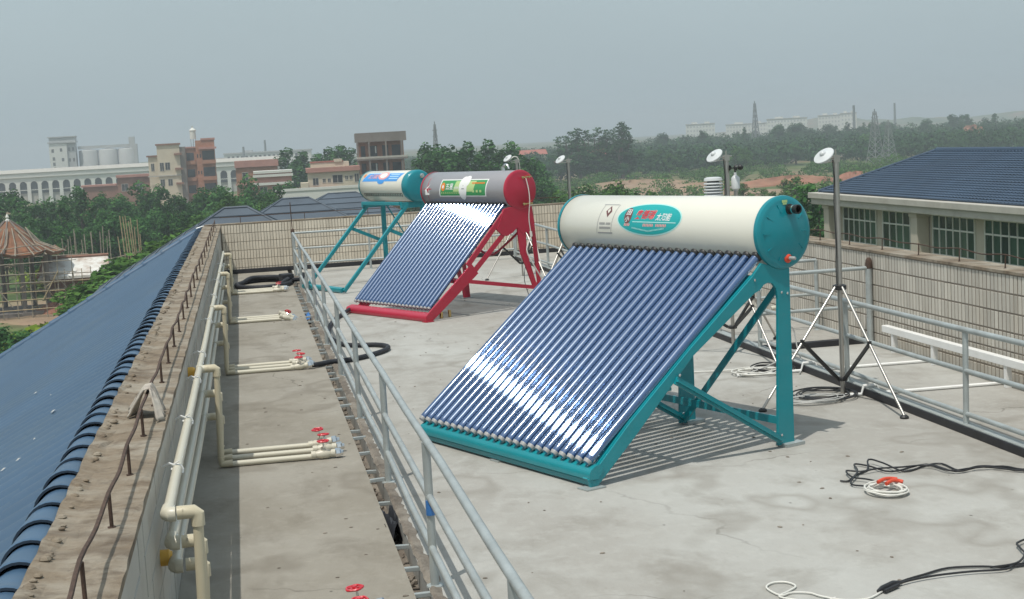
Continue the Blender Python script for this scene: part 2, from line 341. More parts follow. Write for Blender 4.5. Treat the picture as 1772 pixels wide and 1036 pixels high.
# crumbled lip on the far side of the channel
lip = MB(); ys = np.arange(3.0, 24.6, .06); va = []; rr = random.Random(3)
for y in ys:
    w = .025+.03*rr.random(); h = .004+.014*rr.random()
    va += [(GRT-.008+.012*rr.random(), y, .002), (GRT+w*.4, y, h), (GRT+w+.02, y, .002)]
lip.add(va, [(3*i+k, 3*i+k+1, 3*i+k+4, 3*i+k+3) for i in range(len(ys)-1) for k in (0, 1)])
link('broken_edge', lip.mesh('broken_edge', M['rough_conc']), dc)
rung = MB().box(GL-.006, GRT+.012, -.013, .013, -.028, -.006).mesh('crossbar', M['galv'], bevel=.003)
y = 3.3; i = 0
while y < 24.3:
    if abs(y-8.0) > .2: link('crossbar', rung, dc, (0, y+rr.uniform(-.02, .02), 0), (0, rr.uniform(-.05, .05), rr.uniform(-.06, .06)))
    y += .465; i += 1
debris = MB()
for k in range(260):
    y = rr.uniform(4, 20); x = rr.uniform(GL+.006, GRT-.006); s = rr.uniform(.004, .014)
    debris.bar((x-s, y, -.128), (x+s, y+s, -.125+s), s*1.4, s)
tag(link('grit', debris.mesh('grit', M['rough_conc']), dc), kind='stuff')
t = empty('rag', (.665, 8.0, -.10), 0, 'crumpled black rag stuffed in the drain channel beside the railing', 'rag')
v = MB(); n = 9
g = [(-.05+.1*i/(n-1), -.22+.44*j/(n-1), .05+.05*math.sin(i*1.3+j*.7)+.03*rr.random()-(.02 if i in (0, n-1) else 0)) for j in range(n) for i in range(n)]
v.add(g, [(j*n+i, j*n+i+1, (j+1)*n+i+1, (j+1)*n+i) for j in range(n-1) for i in range(n-1)])
v.build('fabric', M['rubber'], t, smooth=True)
t = empty('plastic_bag', (.69, 18.55, -.10), 0, 'small bright blue plastic scrap lying in the drain channel', 'litter')
v = MB().add([(-.05, -.12, .02), (.03, -.14, .06), (.06, .03, .02), (.0, .13, .08), (-.06, .10, .03), (0, 0, .12)], [(0, 1, 5), (1, 2, 5), (2, 3, 5), (3, 4, 5), (4, 0, 5)])
v.build('film', M['bluetape'], t)

def tiled_face(wall, p0, du, n_u, z_edges, tw, gap, mat_tile, depth, nx, keep=None):
    """tiles on a wall face: p0 start (x, y), du unit direction along the wall, nx outward normal; each tile stands proud of the grout"""
    hts = [(a+gap/2, b-gap/2) for a, b in zip(z_edges[:-1], z_edges[1:])]
    du = Vector((*du, 0)); nn = Vector((*nx, 0)); st = MB(); cnt = 0; rr = random.Random(int(p0[1]*10)+5)
    cache = {}
    for j, (za, zb) in enumerate(hts):
        hh = zb-za
        if round(hh, 4) not in cache:
            b = MB(); w = tw-gap; e = .002
            vs = [(-w/2, 0, 0), (w/2, 0, 0), (w/2, 0, hh), (-w/2, 0, hh), (-w/2+e, depth, e), (w/2-e, depth, e), (w/2-e, depth, hh-e), (-w/2+e, depth, hh-e)]
            b.add(vs, [(4, 5, 6, 7), (0, 1, 5, 4), (1, 2, 6, 5), (2, 3, 7, 6), (3, 0, 4, 7)])
            cache[round(hh, 4)] = (b.mesh('tile', mat_tile, recalc=False), vs)
        me, vs = cache[round(hh, 4)]
        for i in range(n_u):
            c = Vector((p0[0], p0[1], 0))+du*((i+.5)*tw); jit = rr.uniform(-.0012, .0012); tilt = rr.uniform(-.004, .004)
            if keep and keep(i, j) and cnt < 300:
                o = link('tile', me, wall); cnt += 1
                X = du; Y = nn
                o.matrix_local = Matrix(((X.x, Y.x, 0, c.x+nn.x*jit), (X.y, Y.y, 0, c.y+nn.y*jit), (0, 0, 1, za), (0, 0, 0, 1))) @ Matrix.Rotation(tilt, 4, 'Z')
            else:
                q = [c+du*a[0]+nn*(a[1]+(jit+tilt*a[0]*3 if a[1] > 0 else 0))+Vector((0, 0, za+a[2])) for a in vs]
                st.add(q, [(4, 5, 6, 7), (0, 1, 5, 4), (1, 2, 6, 5), (2, 3, 7, 6), (3, 0, 4, 7)])
    o = link('small_tiles', st.mesh('small_tiles', mat_tile), wall); tag(o, kind='stuff')

# far parapet
wl = empty('parapet_wall', (0, 0, 0), 0, 'cream tiled parapet wall closing the far end of the roof', 'parapet wall')
MB().box(XW-.25, XR+.3, YF, YF+.22, -.25, WH).build('core', M['grout'], wl)
tiled_face(wl, (XW+.02, YF), (1, 0), 119, [0, .10]+[.10+.1485*k for k in range(1, 6)], .051, .007, M['tile_far'], .007, (0, -1))
cp = MB().box(XW-.26, XR+.3, YF-.006, YF+.24, WH, WH+.02).build('coping', M['coping'], wl)
bs = MB().box(XW+.03, XR-.03, YF-.045, YF-.009, .001, .075).build('bitumen_strip', M['bitumen'], wl, bevel=.008)
# right parapet
wr = empty('parapet_wall', (0, 0, 0), 0, 'beige tiled parapet wall along the right side behind the low white beam', 'parapet wall')
MB().box(XR, XR+.22, -2, YF-.002, -.25, WH).build('core', M['grout'], wr)
tiled_face(wr, (XR, 2.0), (0, 1), 400, [0, .10]+[.10+.1485*k for k in range(1, 6)], .0585, .014, M['tile_wall'], .003, (-1, 0), keep=lambda i, j: j >= 1 and 130 <= i < 190)
MB().box(XR-.012, XR+.235, -2, YF-.008, WH, WH+.022).build('coping', M['coping'], wr)
# left parapet: rough coping and grey tiled inner face
wt = empty('parapet_wall', (0, 0, 0), 0, 'stained concrete parapet wall between the blue roof and the walkway', 'parapet wall')
MB().box(-.70, XW-.002, -2, YF+.1, -.25, WH-.03).build('core', M['grout_left'], wt)
tiled_face(wt, (XW-.002, 2.0), (0, 1), 93, [0, .17, .34, .50, .66, .803], .25, .006, M['tile_left'], .005, (1, 0))
cv = MB(); xs = np.linspace(-.72, XW+.012, 9); ysv = np.arange(-1.5, YF+.05, .11); rr = random.Random(11); vs = []
for y in ysv:
    for i, x in enumerate(xs):
        z = WH+rr.uniform(-.004, .004)+(.022*(1-i/2) if i < 2 else 0)*rr.uniform(.4, 1.2)
        vs.append((x+(rr.uniform(-.015, .015) if 0 < i < 8 else (rr.uniform(-.003, .003))), y, z-(.004 if i == 8 else 0)))
n = 9; m_ = len(ysv)
fs = [(j*n+i, j*n+i+1, (j+1)*n+i+1, (j+1)*n+i) for j in range(m_-1) for i in range(n-1)]
k0 = len(vs)
for y in ysv: vs += [(XW+.012, y, WH-.032), (-.72, y, WH-.1)]
for j in range(m_-1):
    fs += [(j*n+8, k0+2*j, k0+2*j+2, (j+1)*n+8), (j*n, (j+1)*n, k0+2*j+3, k0+2*j+1)]
cv.add(vs, fs).build('coping', M['coping'], wt)
mo = MB()                                          # lumps of pale bedding mortar under the ridge tiles
for k in range(150):
    y = rr.uniform(3.6, 20); x = -.690+rr.uniform(-.012, .018); s = rr.uniform(.008, .022)
    mo.lathe([(s*.5, -.006), (s, .004), (s*.7, s*.6), (0.001, s*.8)], 6, Matrix.Translation((x, y, WH+.008)) @ Matrix.Diagonal((1, rr.uniform(.7, 1.6), 1, 1)), cap=False)
tag(link('mortar_lumps', mo.mesh('mortar_lumps', M['coping']), wt), kind='stuff')

# ------------------------------------------------------------------ blue tiled roof on the left
PT = R(29.5); rx, rz_ = -.76, .80
roof = empty('tiled_roof', (rx, 0, rz_), 0, 'blue tiled roof slope falling away to the left of the parapet', 'roof')
def slope(u, y, h=0): return Vector((-u*math.cos(PT)-h*math.sin(PT), y, -u*math.sin(PT)+h*math.cos(PT)))
sm = MB(); pit = .25; ny = 108*8; crs = .34; rows = []
prof = [0, .35, .72, .94, 1.0, .94, .72, .35]
for k in range(int(5.1/crs)):
    rows += [(k*crs, .000), (k*crs+crs*.97, .013)]
vs = []
for (u, hh) in rows:
    for q in range(ny+1):
        y = -2+q*pit/8; vs.append(slope(u, y, hh+.020*prof[q % 8]))
nn = ny+1
sm.add(vs, [(a*nn+b, a*nn+b+1, (a+1)*nn+b+1, (a+1)*nn+b) for a in range(len(rows)-1) for b in range(ny)])
sm.build('tile_field', M['bluetile'], roof, smooth=True)
MB().add([slope(0, -2, -.02), slope(5.1, -2, -.02), slope(5.1, 25, -.02), slope(0, 25, -.02)], [(0, 1, 2, 3)]).build('roof_deck', M['grout_left'], roof)
def halfpipe(r0_, r1_, L, th, a0, a1, n=10):         # tapered half barrel along +y with thickness
    b = MB(); vs = []
    for (y, r) in ((0, r0_), (.012, r0_*1.03), (.04, r0_*1.0), (L, r1_)):
        for rr_ in (r, r-th):
            for k in range(n+1):
                a = a0+(a1-a0)*k/n; vs.append((rr_*math.cos(a), y, rr_*math.sin(a)))
    m = n+1
    for s in range(3):
        for l in (0, 1):
            for k in range(n):
                p = (s*2+l)*m+k; q = ((s+1)*2+l)*m+k; b.f.append((p, p+1, q+1, q))
        for k in (0, n): p = s*2*m+k; q = (s+1)*2*m+k; b.f.append((p, p+m, q+m, q))
    for k in range(n): b.f.append((k, k+1, m+k+1, m+k))
    b.v = vs; return b
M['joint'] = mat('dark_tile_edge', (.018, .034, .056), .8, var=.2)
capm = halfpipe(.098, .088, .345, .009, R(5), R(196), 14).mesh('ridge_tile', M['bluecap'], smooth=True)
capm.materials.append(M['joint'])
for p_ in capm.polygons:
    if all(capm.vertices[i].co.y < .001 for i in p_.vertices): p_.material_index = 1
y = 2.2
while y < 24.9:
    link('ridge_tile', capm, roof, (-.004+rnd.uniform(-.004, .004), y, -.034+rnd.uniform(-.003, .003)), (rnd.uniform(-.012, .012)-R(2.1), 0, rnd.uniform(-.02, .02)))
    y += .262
vm = halfpipe(.07, .055, .40, .013, 0, math.pi, 8).mesh('verge_tile', M['bluecap'], smooth=True)
for k in range(14):                                  # overlapping tiles along the far verge
    p = slope(.36*(k+1)+.02, 25.0, .02)
    o = link('verge_tile', vm, roof); o.matrix_local = Matrix.Translation(p) @ Matrix.Rotation(-PT, 4, 'Y') @ Matrix.Rotation(R(-90), 4, 'Z')
spl = MB(); rr = random.Random(5)                     # pale splashes and scraps of dried mortar on the tiles
for k in range(22):
    u = rr.uniform(.5, 2.4); y = 8.0+u*1.6+rr.gauss(0, 1.6); s = rr.uniform(.004, .015)
    p = slope(u, y, .036); a = rr.uniform(0, 6.28)
    q = [slope(u+s*math.cos(a+w)*(1+.5*rr.random()), y+2.2*s*math.sin(a+w), .036) for w in (0, 1.5, 3, 4.6)]
    spl.add(q+[p+Vector((0, 0, .006))], [(0, 1, 4), (1, 2, 4), (2, 3, 4), (3, 0, 4)])
tag(link('mortar_splashes', spl.mesh('mortar_splashes', M['cable_grey']), roof), kind='stuff')
t = empty('litter', (-.70, 23.9, .90), R(12), 'small white scrap lying across the far ridge tiles', 'litter')
MB().add([(-.10, -.05, .0), (.03, .0, .03), (.035, .05, .035), (-.10, -.01, .01)], [(0, 1, 2, 3)]).box(-.1, -.09, -.05, -.01, -.006, .008).build('sheet', M['paper'], t)

# lightning strips: rusty rod on short posts
def strip_rail(label, x, z, yl, h, r=.008, lean=0):
    t = empty('lightning_conductor', (x, 0, z), 0, label, 'lightning rod')
    rod = [(lean, yl[0]-1.2, h)]
    for a, b in zip(yl[:-1], yl[1:]): rod += [(lean+rnd.uniform(-.006, .006), a, h+rnd.uniform(-.006, .006)), (lean+rnd.uniform(-.005, .005), (a+b)/2, h-.008-rnd.uniform(0, .012))]
    rod.append((lean, yl[-1], h)); MB().tube(smooth_path(rod, 3), r, 6).build('rod', M['rust'], t, smooth=True)
    for y in yl:
        MB().tube([(0, y, -.01), (lean, y-.01, h)], r*.95, 6).tube([(0, y, -.004), (0, y, .006)], r*2, 6).build('post', M['rust'], t, smooth=True)
yl = [3.3, 4.10, 4.945, 5.76, 6.56, 7.35, 8.1, 8.85, 9.62, 10.4, 11.2, 12.0, 12.9, 13.8, 14.7, 15.7, 16.7, 17.8, 18.9, 20.0, 21.2, 22.4, 23.6, 24.8]
strip_rail('rusty rod on little posts running along the stained left parapet', -.515, WH, yl, .125, .0075)
strip_rail('rusty rod on little posts along the right tiled parapet', XR+.08, WH+.02, [7.4+.735*k for k in range(24)], .105, .0055)
t = empty('lightning_conductor', (0, 0, WH+.02), 0, 'thin rusty wire strung above the far cream parapet', 'lightning rod')
MB().tube([(XW, YF+.1, .11)]+[(XW+.5+.55*k, YF+.1, .105+.006*(k % 2)) for k in range(11)], .006, 5).build('rod', M['rust'], t)
for k in range(6): MB().tube([(XW+.35+1.1*k, YF+.1, 0), (XW+.35+1.1*k, YF+.1, .11)], .006, 5).build('post', M['rust'], t)
# rag over the left rod
t = empty('cloth', (-.515, 7.05, WH), 0, 'frayed grey cotton rag draped over the rusty rod on the left parapet', 'rag')
v = MB(); rr = random.Random(2); nu, nv = 23, 19; g = []
for j in range(nv):
    w = j/(nv-1)*2-1
    for i in range(nu):
        s = i/(nu-1)*2-1; a = abs(s); fold = .016*math.sin(w*7.5+.8*s)*a+.008*math.sin(w*17+2*s)*a
        if s < 0: x, y, z = -.012-.085*a**1.1+fold, w*(.075+.05*a)+.12*a**1.6, .152-.148*a**1.35
        else: x, y, z = .012+.04*a+fold, w*(.075+.06*a)-.03*a, .152-.145*a**1.5
        g.append((x+.003*rr.random(), y+.006*rr.random(), max(.008, z+.006*math.sin(w*9)*a)))
v.add(g, [(j*nu+i, j*nu+i+1, (j+1)*nu+i+1, (j+1)*nu+i) for j in range(nv-1) for i in range(nu-1)])
o = v.build('fabric', M['cloth'], t, smooth=True); sdm = o.modifiers.new('thick', 'SOLIDIFY'); sdm.thickness = .008

# ------------------------------------------------------------------ water pipes along the left parapet
def lerp_z(tab, y):
    for (a, b), (c_, d) in zip(tab[:-1], tab[1:]):
        if y <= c_: return b+(d-b)*(y-a)/(c_-a)
    return tab[-1][1]
PX = -.372; PR = .0215
PZ = [[(5.57, .725), (9.7, .672), (13.8, .645), (22.2, .60)], [(5.57, .575), (9.7, .475), (13.8, .462), (22.2, .42)], [(5.57, .445), (9.7, .285), (13.8, .262), (22.2, .22)]]
BY = [5.57, 9.70, 13.80, 17.95, 21.65]
lab3 = ['topmost of the three cream water pipes along the left parapet', 'middle of the three cream water pipes along the left parapet', 'lowest of the three cream water pipes along the left parapet']
for k in range(3):
    t = empty('water_pipe', (PX, 0, 0), 0, lab3[k], 'pipe', 'cream water mains along the left parapet')
    y0 = BY[0]+.16*k; dx = -.004*k
    pts = [(dx, y, lerp_z(PZ[k], y)+.004*math.sin(y*2.1)) for y in [y0]+list(np.arange(6.5, 22.2, 1.0))+[22.25]]
    MB().tube(pts, PR, 12).build('main', M['pvc'], t, smooth=True)
    for b in BY:
        yy = b+(.16 if b < 6 else .19)*k; z = lerp_z(PZ[k], yy); E_ = MB()
        if b == BY[0]: E_.tube([(dx, yy+.075, z), (dx, yy+.0, z), (dx+.012, yy-.012, z), (dx+.03, yy-.012, z)], [PR*1.3, PR*1.38, PR*1.38, PR*1.3], 12)
        else: E_.tube([(dx, yy-.05, z), (dx, yy+.05, z)], PR*1.3, 12).tube([(dx, yy, z), (dx+.045, yy, z)], PR*1.2, 12)
        E_.build('elbow' if b == BY[0] else 'tee', M['pvc'], t, smooth=True)
    if k == 0:
        for y in (6.4, 7.65, 9.15, 10.4, 12.6, 14.9, 16.8, 19.4):
            z = lerp_z(PZ[0], y); a = [(PR*1.12*math.cos(q), 0, PR*1.12*math.sin(q)) for q in np.linspace(0, 2*math.pi, 14)]
            b = MB().tube([(p[0], y+.01*math.sin(3*q), z+p[2]) for q, p in enumerate(a)], .0055, 6).tube([(-.01, y, z+PR), (-.03, y-.005, z+PR+.012), (-.062, y+.008, z+PR-.005)], .006, 6).tube([(-.02, y, z+PR*1.1), (.012, y-.01, z+PR+.02)], .004, 5)
            b.build('cable_tie', M['white_tie'], t, smooth=True)
for (y, z, l) in ((5.98, .445, 'yellow end plug beside the lowest elbow at the near end of the pipes'), (9.6, .672, 'yellow end plug behind the tee of the second riser'), (12.6, .24, 'orange plug low on the parapet between the second and third risers')):
    t = empty('pipe_plug', (-.425, y, z), 0, l, 'plug', 'yellow plugs on the parapet wall')
    MB().lathe([(.030, -.022), (.034, -.018), (.034, .018), (.028, .024), (.026, .03)], 14, Matrix.Rotation(R(90), 4, 'Y')).build('cap', M['yellow'], t, smooth=True)

wheel_b = MB(); nw = 10
ring = [(.036*math.cos(a)*(1+.07*math.cos(5*a)), .036*math.sin(a)*(1+.07*math.cos(5*a)), 0) for a in np.linspace(0, 2*math.pi, 25)[:-1]]
wheel_b.tube(ring, .0062, 6, closed=True).lathe([(.010, -.008), (.012, 0), (.008, .01)], 8)
for k in range(5): a = 2*math.pi*k/5; wheel_b.bar((0, 0, 0), (.036*math.cos(a), .036*math.sin(a), 0), .009, .006)
wheel_m = wheel_b.mesh('handwheel', M['redwheel'], smooth=True)
body_b = MB().tube([(-.085, 0, 0), (-.055, 0, 0)], .026, 12).tube([(-.058, 0, 0), (-.02, 0, 0), (.02, 0, 0), (.05, 0, 0)], [.021, .033, .033, .021], 12).tube([(.045, 0, 0), (.09, 0, 0)], .027, 12).lathe([(.024, 0), (.026, .02), (.019, .035), (.015, .05)], 12)
body_m = body_b.mesh('valve', M['pvc'], smooth=True)
nut_m = MB().lathe([(.030, 0), (.033, .006), (.033, .03), (.028, .038), (.019, .038), (.017, .055)], 8, Matrix.Rotation(R(90), 4, 'Y')).mesh('union_nut', M['chrome'])
stem_m = MB().lathe([(.007, .04), (.006, .085)], 8).mesh('stem', M['chrome'])
blab = ['nearest branch of cream pipes with red handwheels at the bottom of the picture', 'second branch of cream pipes with three red handwheels, beside the near railing posts', 'third branch of cream pipes, its valve joined to the black hose', 'fourth branch of cream pipes, with one tilted red handwheel and no hose', 'farthest branch of cream pipes, beside the coiled black hose']
wheels = [3, 3, 3, 1, 1]
for bi, y0 in enumerate(BY):
    t = empty('pipe_branch', (0, y0, 0), 0, blab[bi], 'pipe', 'branches of three cream pipes with red handwheels across the walkway')
    st = .16 if bi == 0 else .19
    for k in range(3):
        yy = st*k; xr = -.262-.003*k; z = lerp_z(PZ[k], y0+yy); r = .0205
        b = MB().tube([(PX+.05, yy, z), (xr-.02, yy, z)], r*.97, 12)
        b.tube([(PX+.034, yy, z), (PX+.06, yy, z)], r*1.28, 12)
        b.tube([(xr-.055, yy, z), (xr-.012, yy, z), (xr, yy, z-.008), (xr, yy, z-.055)], r*1.28, 12)
        b.tube([(xr, yy, z-.03), (xr-.015, yy+.004, .06), (xr-.012, yy+.004, .03)], r, 12)
        b.tube([(xr-.012, yy+.004, .075), (xr-.012, yy+.004, .026), (xr+.06, yy+.004, .026)], r*1.25, 12)
        b.build('riser', M['pvc_old'], t, smooth=True)
        xe = .34+.02*(k % 2) if bi else .31
        ye = yy+(.42 if bi == 0 else 0)
        MB().tube([(xr+.04, yy+.004, .0215), (.0, (yy+ye)/2+.01, .0215), (xe, ye, .0235)], .0195, 12).build('floor_pipe', M['pvc'], t, smooth=True)
        vx = xe+.06; rot = (R(-32), R(20), 0) if bi == 3 else (rnd.uniform(-.1, .1), rnd.uniform(-.1, .1), 0)
        vv = link('valve', body_m, t, (vx, ye, .034), rot)
        link('union_nut', nut_m, vv, (.075, 0, 0))
        if k < wheels[bi] or (bi == 4 and k == 1):
            link('stem', stem_m, vv); link('handwheel', wheel_m, vv, (-.004*k, 0, .088+.006*k), (0, 0, rnd.random()))

# hoses
def cable(name, label, cat, pts, r, m, z=None, group=None, n=8, k=4):
    o = MB().tube(smooth_path([(p[0], p[1], (p[2] if len(p) > 2 else z)) for p in pts], k), r, n).build(name, m, None, smooth=True)
    return tag(o, label, cat, group)
hp = [(.50, 13.80, .035), (.58, 13.86, .03), (.72, 13.98), (.88, 14.02), (1.08, 14.2), (1.27, 14.48), (1.325, 14.74), (1.22, 14.95), (1.0, 15.03), (.87, 15.27), (.81, 15.75), (.82, 16.4), (.92, 17.25), (1.06, 17.85), (1.2, 18.25, .05)]
t = empty('hose', (0, 0, 0), 0, 'black foam lagged hose looping from the third pipe branch to the crimson heater', 'hose')
MB().tube(smooth_path([(p[0], p[1], p[2] if len(p) > 2 else .027) for p in hp], 5), .024, 10).build('lagging', M['rubber'], t, smooth=True)
MB().tube([(.465, 13.80, .034), (.56, 13.84, .031)], .016, 8).build('hose_tail', M['cable_grey'], t, smooth=True)
t = empty('hose', (.2, 22.85, 0), 0, 'black foam lagged hose coiled on the walkway near the far wall', 'hose')
cp_ = []
for k in range(31):
    a = k/30*math.pi*4.2; rr_ = 1+.06*math.sin(a*.7); cp_.append((.40*math.cos(a)*rr_, .62*math.sin(a)*rr_, .028+.012*k/30+.05*(k > 12 and k < 20)))
MB().tube(smooth_path(cp_+[(.55, -.2, .08), (.62, .2, .12)], 3), .034, 10).build('lagging', M['rubber'], t, smooth=True)
t = empty('foam_block', (.56, 22.9, 0), R(15), 'dark block of pipe foam standing where the railing meets the coiled hose', 'foam')
MB().box(-.10, .09, -.10, .12, .002, .16).build('block', M['rubber'], t, bevel=.02)

# ------------------------------------------------------------------ galvanized railings
def railing(label, a, b, posts, zs, r=.019, pr=.02, extra=None, top_r=None):
    a, b = Vector((*a, 0)), Vector((*b, 0)); d = (b-a).normalized()
    t = empty('railing', a, math.atan2(d.y, d.x), label, 'railing', 'galvanized pipe railings'); Ln = (b-a).length
    for k, z in enumerate(zs):
        pts = [(s, rnd.uniform(-.004, .004) if 0 < s < Ln else 0, z+(rnd.uniform(-.006, .006) if 0 < s < Ln else 0)) for s in np.linspace(0, Ln, max(2, int(Ln/1.2)))]
        MB().tube(pts, (top_r or r) if k == 0 else r*.88, 10).build('rail', M['galv'], t, smooth=True)
    pm = MB().tube([(0, 0, 0), (0, 0, zs[0])], pr, 10).lathe([(pr*2.1, 0), (pr*2.0, .006), (pr*1.2, .008)], 12).mesh('post', M['galv'], smooth=True)
    for s in posts: link('post', pm, t, (s, 0, 0), (rnd.uniform(-.008, .008), rnd.uniform(-.008, .008), 0))
    return t
RX = .748
tl = railing('long galvanized railing beside the drain channel, running from the near edge to the far corner', (RX, 2.2), (RX, 24.62), [4.44-2.2+2.2*k for k in range(-1, 10)]+[22.42], [.69, .43, .185])
MB().tube([(4.43, 0, .415), (4.43, 0, .345)], .0225, 10).build('tape', M['bluetape'], tl, smooth=True)
MB().tube([(22.42, 0, .68), (22.40, .01, 1.2)], .008, 6).lathe([(.02, .68), (.034, .71), (.03, .74), (.012, .76)], 8, Matrix.Translation((22.42, 0, 0))).build('rusty_spike', M['rust'], tl, smooth=True)
railing('far galvanized railing just in front of the cream tiled wall', (RX+.02, 24.62), (4.50, 24.62), [1.25, 2.5, 3.73], [.685, .425, .17])
railing('right galvanized railing along the black kerb, ending before the gap', (4.52, 3.0), (4.52, 12.56), [.5, 3.1, 5.70, 7.6, 9.56], [.68, .41, .125])
railing('farther right galvanized railing beyond the gap, partly hidden by the big white tank', (4.52, 13.72), (4.52, 24.6), [0, 2.7, 5.4, 8.2, 10.88], [.68, .41, .125])
tr = railing('short galvanized cross railing that meets the right wall at a thick post', (4.54, 12.58), (5.60, 12.58), [1.06], [.705, .355], .018, .03)
MB().lathe([(.032, .70), (.034, .74), (.028, .78), (.015, .80)], 10, Matrix.Translation((1.06, 0, 0))).build('rusty_cap', M['rust'], tr, smooth=True)
railing('second short galvanized cross railing behind the first one', (4.54, 13.70), (5.54, 13.70), [1.0], [.70, .36], .017, .02)
# black edged kerb under the right railing and across the gap
t = empty('kerb', (0, 0, 0), 0, 'low black sided kerb under the right railing', 'kerb')
MB().box(4.475, 4.545, 2, 24.5, .001, .055).build('bitumen_side', M['bitumen'], t, bevel=.006)
MB().box(4.483, 4.56, 2, 24.5, .056, .062).build('grey_top', M['galv'], t)
t = empty('kerb', (0, 0, 0), 0, 'short black kerb crossing to the right wall under the cross railing', 'kerb')
MB().box(4.565, 5.60, 12.60, 12.68, .001, .055).build('bitumen_side', M['bitumen'], t, bevel=.006)
# white conduits and white beam by the right wall
for y, l, x0 in ((11.39, 'white conduit lying across the deck, farther from the viewer, behind the tripod mast', 3.9), (10.18, 'white conduit lying across the deck, nearer the viewer, from the mast foot to the wall', 4.33)):
    o = MB().tube([(x0, y+.03, .016), (4.45, y+.01, .016), (4.47, y+.01, .078), (4.57, y+.01, .078), (4.60, y, .016), (5.61, y-.04, .016)], .0125, 8).build('conduit', M['whitepaint'], None, smooth=True)
    tag(o, l, 'conduit', 'white conduits')
t = empty('cable_trunking', (5.55, 0, 0), 0, 'long white box beam on short legs along the right tiled wall', 'beam')
MB().box(-.03, .03, 4.0, 12.16, .168, .228).build('beam', M['whitepaint'], t, bevel=.004)
lm = MB().box(-.022, .022, -.022, .022, 0, .168).mesh('leg', M['whitepaint'], bevel=.003)
for y in (11.97, 11.21, 10.02, 8.9, 7.7, 6.5, 5.3): link('leg', lm, t, (0, y, 0))
t = empty('vent_pipe', (5.0, 13.35, 0), 0, 'small white vent pipe with a bent end in the gap by the right railing', 'pipe')
MB().tube(smooth_path([(0, 0, 0), (0, 0, .2), (0, 0, .27), (-.03, 0, .30), (-.07, 0, .295)], 4), .022, 10).build('bend', M['pvc'], t, smooth=True)

# ------------------------------------------------------------------ solar water heaters
def LF(u, v, t): return Vector((t, u, v))           # side-frame plane: (Y, Z) at x = t
def tank_mesh(cy, cz, R_, x0, x1, m, n=64):
    Mx = Matrix.Translation((x0, cy, cz)) @ Matrix.Rotation(R(90), 4, 'Y')
    L = x1-x0
    return MB().lathe([(R_-.004, 0), (R_, .006), (R_, L-.006), (R_-.004, L)], n, Mx).mesh('tank', m, smooth=True)
def cap_mesh(cy, cz, R_, x, sgn, m, ribs=True, dome=.03):
    Mx = Matrix.Translation((x, cy, cz)) @ Matrix.Rotation(R(90)*sgn, 4, 'Y')
    b = MB().lathe([(R_+.004, -.022), (R_+.007, -.006), (R_+.004, .006), (R_-.012, .016), (R_-.03, .019), (R_*.78, .019), (R_*.66, dome), (0.001, dome+.003)], 64, Mx, cap=False)
    if ribs:
        for k in range(10):
            a = R(18+36*k); c_, s_ = math.cos(a), math.sin(a)
            b.bar(Mx @ Vector((R_*.60*c_, R_*.60*s_, dome-.001)), Mx @ Vector((R_*.82*c_, R_*.82*s_, .021)), .009, .008, (1, 0, 0))
    return b.mesh('end_cap', m, smooth=True)
def decal(parent, name, poly, m, cy, cz, R_, off, n_sub=0):
    """poly: list of faces [(x, v)...] wrapped on the tank; v is arc length up from the front (-Y) line"""
    b = MB()
    for fc in poly:
        b.add([Vector((x, cy-(R_+off)*math.cos(v/R_), cz+(R_+off)*math.sin(v/R_))) for x, v in fc], [tuple(range(len(fc)))])
    return b.build(name, m, parent)
def grid_poly(x0, x1, v0, v1, shear=0, nx=10, nv=8, inside=None):
    fs = []
    X = lambda i, j: x0+(x1-x0)*i/nx+shear*(j/nv-.5); V = lambda j: v0+(v1-v0)*j/nv
    for j in range(nv):
        for i in range(nx): fs.append([(X(i, j), V(j)), (X(i+1, j), V(j)), (X(i+1, j+1), V(j+1)), (X(i, j+1), V(j+1))])
    return fs
def ellipse_poly(cx, cv, a, b, n=40, rings=5):
    fs = []; P = lambda r, k: (cx+a*r*math.cos(2*math.pi*k/n), cv+b*r*math.sin(2*math.pi*k/n))
    for q in range(rings):
        for k in range(n):
            if q == 0: fs.append([(cx, cv), P(1/rings, k), P(1/rings, k+1)])
            else: fs.append([P(q/rings, k), P((q+1)/rings, k), P((q+1)/rings, k+1), P(q/rings, k+1)])
    return fs
def text_poly(body, cx, cv, w, h, shear=0):
    cu_ = bpy.data.curves.new('lettering', 'FONT'); cu_.body = body; cu_.size = 1; cu_.offset = .012; cu_.resolution_u = 3
    ob = bpy.data.objects.new('lettering', cu_); C.objects.link(ob)
    dg = bpy.context.evaluated_depsgraph_get(); me = bpy.data.meshes.new_from_object(ob.evaluated_get(dg))
    vs = [v.co.copy() for v in me.vertices]; fs = [list(p.vertices) for p in me.polygons]
    bpy.data.objects.remove(ob); bpy.data.curves.remove(cu_); bpy.data.meshes.remove(me)
    if not vs: return []
    xa, xb = min(v.x for v in vs), max(v.x for v in vs); ya, yb = min(v.y for v in vs), max(v.y for v in vs)
    # letters run from the viewer's left to right, i.e. along +x of the heater
    q = [(cx+((v.x-xa)/(xb-xa)-.5)*w+shear*((v.y-ya)/(yb-ya)-.5), cv+((v.y-ya)/(yb-ya)-.5)*h) for v in vs]
    return [[q[i] for i in f] for f in fs]
